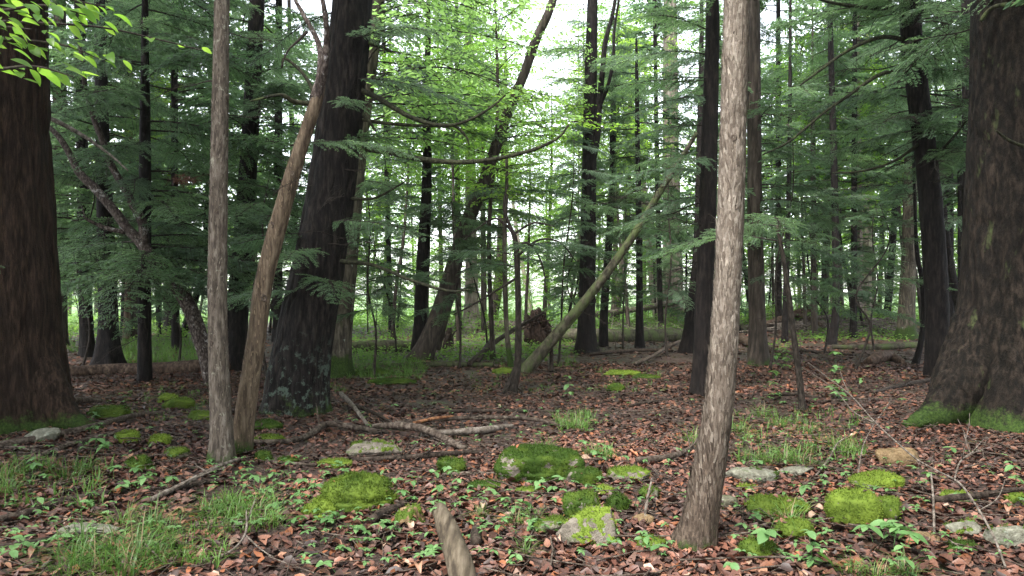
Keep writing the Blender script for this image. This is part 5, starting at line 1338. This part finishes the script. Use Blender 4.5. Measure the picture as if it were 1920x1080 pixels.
def litter(n, d0, d1, kind, size, name, label, flat=0.3, dark=1.0):
    tp = [leaf_tpl(kind, rl) for _ in range(10)]
    d = np.sqrt(rl.uniform(d0 ** 2, d1 ** 2, n)); x = rl.uniform(-1, 1, n) * (0.74 * d + 0.6)
    den = 0.55 + 0.6 * fbm(x / 1.1, d / 1.1, 2.2, 2, 21)
    keep = rl.random(n) < den; d, x = d[keep], x[keep]; n = len(d)
    z = ground(x, d) + rl.uniform(0.0, 0.016, n)
    yaw, tx, ty = rl.uniform(0, 6.28, n), rl.normal(0, flat, n), rl.normal(0, flat, n)
    L = size * rl.uniform(.55, 1.2, n) ** 2 * 1.25 * (np.clip(1.25 - .10 * (d - 3.6), .68, 1.25) if kind == 'near' else 1)
    cy_, sy = np.cos(yaw), np.sin(yaw)
    which = rl.integers(0, len(tp), n)
    colr = PAL[rl.choice(len(PAL), n, p=PW)] * rl.uniform(.7, 1.3, n)[:, None] * dark * np.clip(.92 + .95 * fbm(x / 1.2, d / 1.2, 5.5, 3, 61), .38, 1.8)[:, None]
    mb = MB()
    for k, (V, Q) in enumerate(tp):
        m = which == k; c = int(m.sum())
        if not c: continue
        A = V[None] * L[m][:, None, None]
        zz = A[..., 2] + A[..., 0] * tx[m][:, None] + A[..., 1] * ty[m][:, None]
        X = A[..., 0] * cy_[m][:, None] - A[..., 1] * sy[m][:, None] + x[m][:, None]
        Y = A[..., 0] * sy[m][:, None] + A[..., 1] * cy_[m][:, None] + d[m][:, None]
        W = np.stack([X, Y, zz + z[m][:, None]], -1)
        q = (np.arange(c)[:, None, None] * len(V) + Q[None]).reshape(-1, 4)
        mb.add(W.reshape(-1, 3), q, None, 0, np.repeat(colr[m], len(V), 0))
    return tag(link(name, mb.mesh(name, [M['litter']])), label, 'leaf litter', None, 'stuff')
for tr, rad_ in ((FG, .16), (YG, .13), (TN, .12)):
    for q in range(110):
        an = rl.uniform(0, 6.28); k_ = rad_ * rl.uniform(.95, 1.7); x_, y_ = tr.base[0] + math.cos(an) * k_, tr.base[1] + math.sin(an) * k_
        DRIFT.append((x_, y_, float(ground(x_, y_)) + rl.uniform(0, .045) * (1.7 - k_ / rad_), 1.0))
def drift_litter():
    tp = [leaf_tpl('near', rl) for _ in range(8)]; mb = MB()
    for x_, y_, z_, s_ in DRIFT:
        V, Q = tp[int(rl.integers(8))]; a_ = rl.uniform(0, 6.28); L = .055 * s_ * rl.uniform(.55, 1.25)
        A = V * L; A[:, 2] += A[:, 0] * rl.normal(0, .35) + A[:, 1] * rl.normal(0, .35)
        W = np.stack([A[:, 0] * math.cos(a_) - A[:, 1] * math.sin(a_) + x_, A[:, 0] * math.sin(a_) + A[:, 1] * math.cos(a_) + y_, A[:, 2] + z_], 1)
        mb.add(W, Q, None, 0, np.repeat((PAL[rl.choice(len(PAL), p=PW)] * rl.uniform(.7, 1.3))[None], len(V), 0))
    tag(link('leaf_drift', mb.mesh('leaf_drift', [M['litter']])), 'brown leaves lying on the stones and drifted against them', 'leaf litter', None, 'stuff')
drift_litter()
litter(72000, 3.4, 8.5, 'near', 0.055, 'leaf_litter', 'wet red-brown fallen leaves covering the near forest floor', .30)
litter(120000, 8.5, 17, 'far', 0.062, 'leaf_litter', 'dark wet fallen leaves covering the middle forest floor', .25, .85)
litter(60000, 17, 36, 'far', 0.09, 'leaf_litter', 'fallen leaves thinly covering the far forest floor', .2, .85)
# the leaves that show largest, one by one
fl = []
for k in range(14):
    V, Q = leaf_tpl('near', rl); col_ = PAL[[1, 2, 3, 8, 2, 7, 0, 3, 6, 2, 1, 4, 8, 3][k]] * 1.1
    fl.append(mesh('fallen_leaf_%d' % k, V, Q, None, [M['litter']], cols=np.repeat(col_[None], len(V), 0)))
for k in range(290):
    d = math.sqrt(rl.uniform(4.0 ** 2, 5.6 ** 2)); x = rl.uniform(-.70, .70) * d
    link('leaf', fl[k % 14], ground_ob, (x, d, float(ground(x, d)) + rl.uniform(.012, .028)), (rl.normal(0, .3), rl.normal(0, .3), rl.uniform(0, 6.28)), rl.uniform(.06, .095))
# small twigs in the litter
mb = MB()
for k in range(3800):
    d = math.sqrt(rl.uniform(3.6 ** 2, 20 ** 2)) if k % 3 else rl.uniform(3.6, 12); x = rl.uniform(-1, 1) * (.74 * d + .5); a = rl.uniform(0, 6.28); ln = rl.uniform(.08, .5) * (1.8 if k % 4 == 0 else 1)
    u = np.linspace(-.5, .5, 4); X = x + ln * np.cos(a) * u + rl.normal(0, .012, 4); Y = d + ln * np.sin(a) * u + rl.normal(0, .012, 4)
    p = np.stack([X, Y, ground(X, Y) + .022 + abs(rl.normal(0, .015)) + rl.normal(0, .05) * u, np.full(4, rl.uniform(.0018, .005) * (1.5 if k % 4 == 0 else 1)) * (1 + .0 * u)], 1)
    V, Q, T = tube(p, 4, cap=False); mb.add(V, Q)
tag(link('twig_litter', mb.mesh('twig_litter', [M['stick']])), 'small dead twigs strewn through the leaf litter', 'twigs', None, 'stuff')

# ------------------------------------------------------------------ grass
def blades_mesh(n, rad, Lr, seed, w=0.0042, lean=0.7):
    r = np.random.default_rng(seed)
    a = r.uniform(0, 6.28, n); rr_ = rad * np.sqrt(r.random(n)); az = a + r.normal(0, .7, n)
    L = r.uniform(*Lr, n); ln = np.abs(r.normal(lean, .3, n))
    u = np.array([0, .35, .7, 1.0])
    base = np.stack([rr_ * np.cos(a), rr_ * np.sin(a), np.full(n, -.01)], 1)
    out = np.stack([np.cos(az), np.sin(az), 0 * az], 1); sd_ = np.stack([-np.sin(az), np.cos(az), 0 * az], 1)
    V = []
    for uu in u:
        c = base + out * (L * ln * uu ** 2 * .8)[:, None] + np.array([0, 0, 1]) * (L * (uu - .55 * ln * uu ** 2))[:, None]
        ww = w * (1 - uu) ** .6 + .0004
        V += [c + sd_ * ww, c - sd_ * ww]
    V = np.stack(V, 1)
    i0 = np.arange(n)[:, None] * 8
    Q = np.concatenate([i0 + np.array([[2 * k, 2 * k + 1, 2 * k + 3, 2 * k + 2]]) for k in range(3)], 0)
    return V.reshape(-1, 3), Q
TUFT = []
for k in range(5):
    V, Q = blades_mesh(70, .11, (.14, .36), 800 + k, .0034, .95); TUFT.append(mesh('grass_tuft_blades', V, Q, None, [M['grass'], M['dry']], np.tile((np.random.default_rng(k).random(70) < .16).astype(int), 3)))
tufts = [  # label, group, list of px, py, scale
    ('arching bright grass tuft in the bottom left clump', 'grass clump at the bottom left', [(150, 1050, 1.0), (205, 1040, 1.1), (250, 1055, 1.1), (190, 1075, 1.0), (240, 1085, 1.0), (130, 1075, .8), (275, 1020, .9), (290, 1050, .8)]),
    ('grass tuft right behind the bottom left clump', 'grass behind the bottom left clump', [(230, 985, .8), (285, 990, .8), (320, 1000, .7)]),
    ('grass tuft at the left edge above the dark rotten branch', 'grass at the left edge', [(10, 900, 1.0), (40, 890, .9), (-10, 930, 1.0), (15, 925, .8)]),
    ('bushy grass tuft right of the left edge grass, below the poles', 'bushy grass below the poles on the left', [(130, 900, 1.1), (155, 885, .8)]),
    ('dull grass tuft below the slim grey and tan trunks', 'grass below the twin trunks', [(400, 970, .8), (440, 975, .9), (480, 965, .8), (430, 950, .7), (500, 985, .7), (415, 1000, .6)]),
    ('grass tuft close to the left side of the scaly trunk', 'grass left of the scaly trunk', [(1300, 830, 1.0), (1318, 845, .8)]),
    ('grass tuft on the floor right of the scaly trunk', 'grass right of the scaly trunk', [(1385, 812, .9), (1400, 825, .7), (1440, 870, .9), (1475, 868, 1.1), (1500, 875, 1.0), (1460, 800, .8), (1515, 810, .8), (1570, 840, 1.1), (1590, 850, .8), (1410, 866, .8), (1430, 780, .8)]),
    ('arching grass tuft on the mossy lump in the right foreground', None, [(1478, 985, 1.0)]),
    ('thin grass tuft beside the pale limb piece at the bottom', 'thin grass near the pale limb piece', [(965, 985, .5), (1000, 975, .5), (985, 1040, .5), (900, 970, .5)]),
    ('grass tuft on top of the largest rock\'s back', 'grass behind the largest rock', [(1025, 842, .7), (1010, 845, .6), (1060, 800, .9), (1085, 805, .9), (1110, 855, .8), (1135, 858, .7)]),
    ('low grass tuft at the bottom right edge', 'grass at the bottom right', [(1640, 1085, .6), (1700, 1080, .6), (1600, 1080, .5)]),
]
for label, group, spots in tufts:
    for px, py, sc in spots:
        g = GP(px, py)
        o = link('grass_tuft', TUFT[int(rl.integers(5))], None, g, (0, 0, rl.uniform(0, 6.28)), sc * rl.uniform(.85, 1.1))
        tag(o, label, 'grass', group)
# thin grass and green ground cover nobody could count
mb = MB()
def grass_patch(px0, py0, px1, py1, n, L):
    for k in range(n):
        g = GP(rl.uniform(px0, px1), rl.uniform(py0, py1)); V, Q = blades_mesh(7, .05, L, int(rl.integers(1e6)), .003 + .00025 * g[1])
        mb.add(V + g, Q)
grass_patch(380, 930, 520, 1000, 40, (.08, .2)); grass_patch(1380, 770, 1620, 870, 90, (.07, .2)); grass_patch(0, 870, 200, 960, 40, (.08, .2))
grass_patch(280, 1000, 420, 1075, 40, (.08, .18)); grass_patch(225, 640, 375, 690, 420, (.15, .35)); grass_patch(650, 670, 800, 712, 300, (.1, .25)); grass_patch(560, 690, 660, 740, 40, (.06, .14)); grass_patch(880, 690, 1250, 740, 90, (.05, .12)); grass_patch(240, 720, 400, 790, 60, (.05, .12)); grass_patch(930, 660, 1080, 690, 60, (.1, .2)); grass_patch(1040, 780, 1120, 810, 40, (.1, .22)); grass_patch(60, 640, 180, 665, 60, (.1, .3))
tag(link('grass', mb.mesh('grass', [M['grass']])), 'thin scattered grass on the forest floor', 'grass', None, 'stuff')
# undergrowth towards the bright edge of the wood
B, D, NN, LL = [], [], [], []
def under(px0, px1, py0, py1, n, h, L):
    for k in range(n):
        g = GP(rl.uniform(px0, px1), rl.uniform(py0, py1))
        m = 8
        c = g + np.stack([rl.normal(0, .22, m), rl.normal(0, .22, m), rl.uniform(.02, 1, m) * h * rl.uniform(.4, 1)], 1)
        B.append(c); D.append(np.stack([rl.normal(0, 1, m), rl.normal(0, 1, m), rl.normal(-.1, .35, m)], 1)); NN.append(np.array([0, 0, 1.0]) + rl.normal(0, .4, (m, 3))); LL.append(rl.uniform(.6, 1.2, m) * L)
under(60, 420, 592, 640, 900, .7, .13); under(640, 1300, 586, 622, 2000, .9, .15); under(640, 1000, 620, 680, 560, .3, .10); under(1360, 1800, 585, 612, 1300, .9, .15)
under(1490, 1720, 612, 640, 160, .25, .11); under(960, 1100, 640, 668, 120, .22, .09); under(1440, 1480, 640, 680, 20, .2, .09); under(1100, 1300, 600, 640, 260, .6, .12)
V, Q = leaves_geo(np.concatenate(B), np.concatenate(D), np.concatenate(NN), np.concatenate(LL))
tag(link('undergrowth', mesh('undergrowth', V, Q, None, [M['under']])), 'bright low undergrowth towards the sunny edge of the wood', 'undergrowth', None, 'stuff')

# ------------------------------------------------------------------ seedlings
sl = [leaf_mesh('seedling_leaf_%d' % k, .055 + .008 * k, 'seed', .25, .12 + .1 * k, 6, .30) for k in range(3)]
bigleaf = leaf_mesh('big_seedling_leaf', .12, 'beech', .15, .25, 7, .30)
def seedling(px, py, label, group=None, h=.12, n=5, sc=1.0, whorls=1, name='seedling', me=None):
    g = GP(px, py)
    e = bpy.data.objects.new(name, None); COL.objects.link(e); e.location = g; tag(e, label, 'seedling', group)
    lx, ly = rl.normal(0, .03), rl.normal(0, .03)
    V, Q, T = tube(np.array([[0, 0, -.02, .0025], [lx * .4, ly * .4, h * .5, .002], [lx, ly, h, .0014]]), 5)
    link('stem', mesh('stem', V, Q, T, [M['seed']]), e)
    for wv in range(whorls):
        f = 1 - .38 * wv; a0 = rl.uniform(0, 6.28)
        for k in range(n):
            link('leaf', (me or sl[int(rl.integers(3))]), e, (lx * f, ly * f, h * f), (R(rl.normal(0, 14)), R(rl.uniform(-12, 22)), a0 + k * 6.283 / n + rl.normal(0, .2)), 1.15 * sc * rl.uniform(.75, 1.15))
    return e
seedling(1430, 1045, 'blue-green five-leaved seedling on the moss-covered stone at the lower right', None, .16, 6, 1.5)
seedling(1385, 1080, 'small seedling at the bottom edge below the scaly trunk', None, .06, 3, 1.0)
for px, py in ((1640, 1025), (1675, 1030), (1700, 1040), (1660, 1018)): seedling(px, py, 'fan of broad pale leaves below the two mossy blocks', 'broad-leaved seedlings below the mossy blocks', .13, 5, 1.35)
e = seedling(1525, 1068, 'upright seedling with one large drooping bright leaf at the bottom right', None, .22, 3, 1.1, 3)
link('leaf', bigleaf, e, (.01, -.02, .10), (0, R(28), R(-15)), 1.25)
seedling(1705, 1090, 'seedling with stacked leaves right of the fan of broad leaves', None, .2, 3, .9, 3)
seedling(1910, 935, 'broad green leaf seedling on the lichen rock at the right edge', None, .25, 3, 1.0, 2)
clusters = [
    ('small pale green seedling among litter below the twin trunks', 'seedlings below the twin trunks', [(500, 890), (515, 905), (535, 900), (490, 912), (550, 925), (530, 930), (545, 890), (505, 935), (475, 925), (460, 905), (580, 985), (555, 955), (520, 960)]),
    ('dark green seedling in the patch left of the twin trunks', 'seedling patch left of the twin trunks', [(215, 905), (230, 918), (245, 925), (225, 925), (290, 902), (312, 915), (260, 905), (280, 925)]),
    ('bright seedling near the left dark branches', 'seedlings by the left dark branches', [(85, 965), (165, 945), (185, 958), (60, 900), (70, 885), (35, 1045), (25, 1055), (45, 1050), (105, 1038), (90, 915)]),
    ('seedling beside the left poles', 'seedlings beside the left poles', [(165, 800), (180, 795), (172, 785), (130, 800), (190, 855), (205, 850), (175, 848), (170, 815)]),
    ('pale seedling round the large moss cushion', 'seedlings round the large moss cushion', [(745, 925), (780, 925), (725, 905), (640, 905), (620, 985), (630, 915), (610, 995), (720, 950), (760, 945), (585, 940)]),
    ('pale seedling in the red leaf litter at the bottom centre', 'seedlings in the litter at the bottom centre', [(660, 1010), (675, 1028), (640, 1080), (705, 1010), (820, 945), (830, 930), (935, 945), (945, 960), (960, 965), (975, 975), (990, 1005), (820, 905), (840, 910), (790, 945), (812, 1045), (930, 1005), (850, 905), (960, 1068), (860, 920)]),
    ('grey-green seedling on the largest rock\'s right shoulder', 'seedlings behind the largest rock', [(1110, 860), (1125, 865), (1140, 850), (1120, 845), (1135, 870), (1095, 850)]),
    ('small seedling between the middle mossy rocks', 'seedlings between the middle rocks', [(1010, 920), (1025, 925), (1065, 925), (1020, 935), (1220, 1045), (1235, 1048), (1205, 1040)]),
    ('seedling in the grass right of the scaly trunk', 'seedlings right of the scaly trunk', [(1430, 880), (1590, 905), (1605, 895), (1540, 905), (1410, 985), (1400, 1005), (1510, 930), (1540, 920)]),
    ('seedling on the shaded floor at the right', 'seedlings on the shaded right floor', [(1555, 735), (1565, 745), (1580, 750), (1615, 718), (1610, 725), (1460, 745), (1770, 850), (1750, 905), (1690, 765), (1520, 775), (1470, 762)]),
    ('lone seedling on the dark middle floor', 'lone seedlings on the middle floor', [(1068, 750), (820, 745), (990, 775), (1108, 735), (715, 715), (545, 758), (840, 780), (740, 770), (1350, 745)]),
]
for label, group, spots in clusters:
    for px, py in spots:
        seedling(px + rl.normal(0, 2), py, label, group, rl.uniform(.05, .13), int(rl.integers(3, 6)), rl.uniform(.75, 1.15))
seedling(1068, 748, 'upright bright sapling shoot on the dark floor right of the black bent sapling', None, .35, 3, 1.3, 3)
for px, py, hh in ((1562, 748, .7), (1572, 752, .5), (1455, 690, .4), (1475, 694, .4), (1450, 752, .45)):
    seedling(px, py, 'taller leafy shoot on the shaded floor at the right', 'taller shoots on the shaded right floor', hh, 4, 1.6, 4)

# low seedlings too many to count: small leaf pairs over the near floor
B, D, NN, LL = [], [], [], []
for px0, px1, py0, py1, n in ((380, 640, 870, 1000, 130), (0, 330, 830, 1060, 130), (560, 1010, 890, 1075, 170), (1000, 1300, 850, 1060, 90), (1380, 1720, 800, 1075, 150), (640, 1300, 700, 850, 110), (1400, 1700, 680, 800, 60), (150, 400, 740, 830, 50), (1700, 1920, 860, 1075, 50)):
    for k in range(n):
        g = GP(rl.uniform(px0, px1), rl.uniform(py0, py1)); m = int(rl.integers(2, 6)); a0 = rl.uniform(0, 6.28) + np.arange(m) * 6.283 / m
        B.append(np.repeat((g + (0, 0, rl.uniform(.03, .09)))[None], m, 0)); D.append(np.stack([np.cos(a0), np.sin(a0), rl.normal(-.05, .2, m)], 1)); NN.append(np.array([0, 0, 1.0]) + rl.normal(0, .2, (m, 3))); LL.append(rl.uniform(.022, .055, m))
V, Q = leaves_geo(np.concatenate(B), np.concatenate(D), np.concatenate(NN), np.concatenate(LL))
tag(link('ground_cover', mesh('ground_cover', V, Q, None, [M['seed']])), 'tiny pale green seedlings sprinkled over the near floor', 'ground cover', None, 'stuff')

# a dead rust-coloured spray caught in the hemlock on the left
def rust():
    r = np.random.default_rng(3); c = P(345, 338, 12.5); n = 260
    B = r.normal(0, 1, (n, 3)) * (.11, .08, .035)
    V, Q = blades(B, unit(r.normal(0, 1, (n, 3))), unit(r.normal(0, 1, (n, 3))), .07, .02)
    st, _, _ = None, None, None
    a, b, t_ = tube(np.array([[-.1, 0, 0, .004], [.1, 0, .03, .004], [.3, 0.1, .1, .004], [.6, .2, .2, .003]]), 5)
    mb = MB(); mb.add(V, Q); mb.add(a, b, t_)
    tag(link('dead_spray', mb.mesh('dead_spray', [M['rust']]), None, c), 'small rust-red dead spray hanging in the hemlock left of the slim trunk', 'dead twig')
rust()

# ------------------------------------------------------------------ damp air
def haze(density):
    m, t, out = nmat('damp_air')
    v = t.nodes.new('ShaderNodeVolumePrincipled')
    v.inputs['Color'].default_value = (0.92, 0.95, 0.92, 1); v.inputs['Density'].default_value = density; v.inputs['Anisotropy'].default_value = 0.2
    t.links.new(v.outputs[0], out.inputs['Volume'])
    x0, x1, y0, y1, z0, z1 = -480, 480, -110, 690, -1.6, 27
    V = [(x, y, z) for z in (z0, z1) for y in (y0, y1) for x in (x0, x1)]
    Q = [(0, 2, 3, 1), (4, 5, 7, 6), (0, 1, 5, 4), (2, 6, 7, 3), (0, 4, 6, 2), (1, 3, 7, 5)]
    tag(link('haze', mesh('haze', V, Q, None, [m], smooth=False)), 'faint damp haze hanging between the far trunks', 'haze', None, 'stuff')
haze(0.0003)
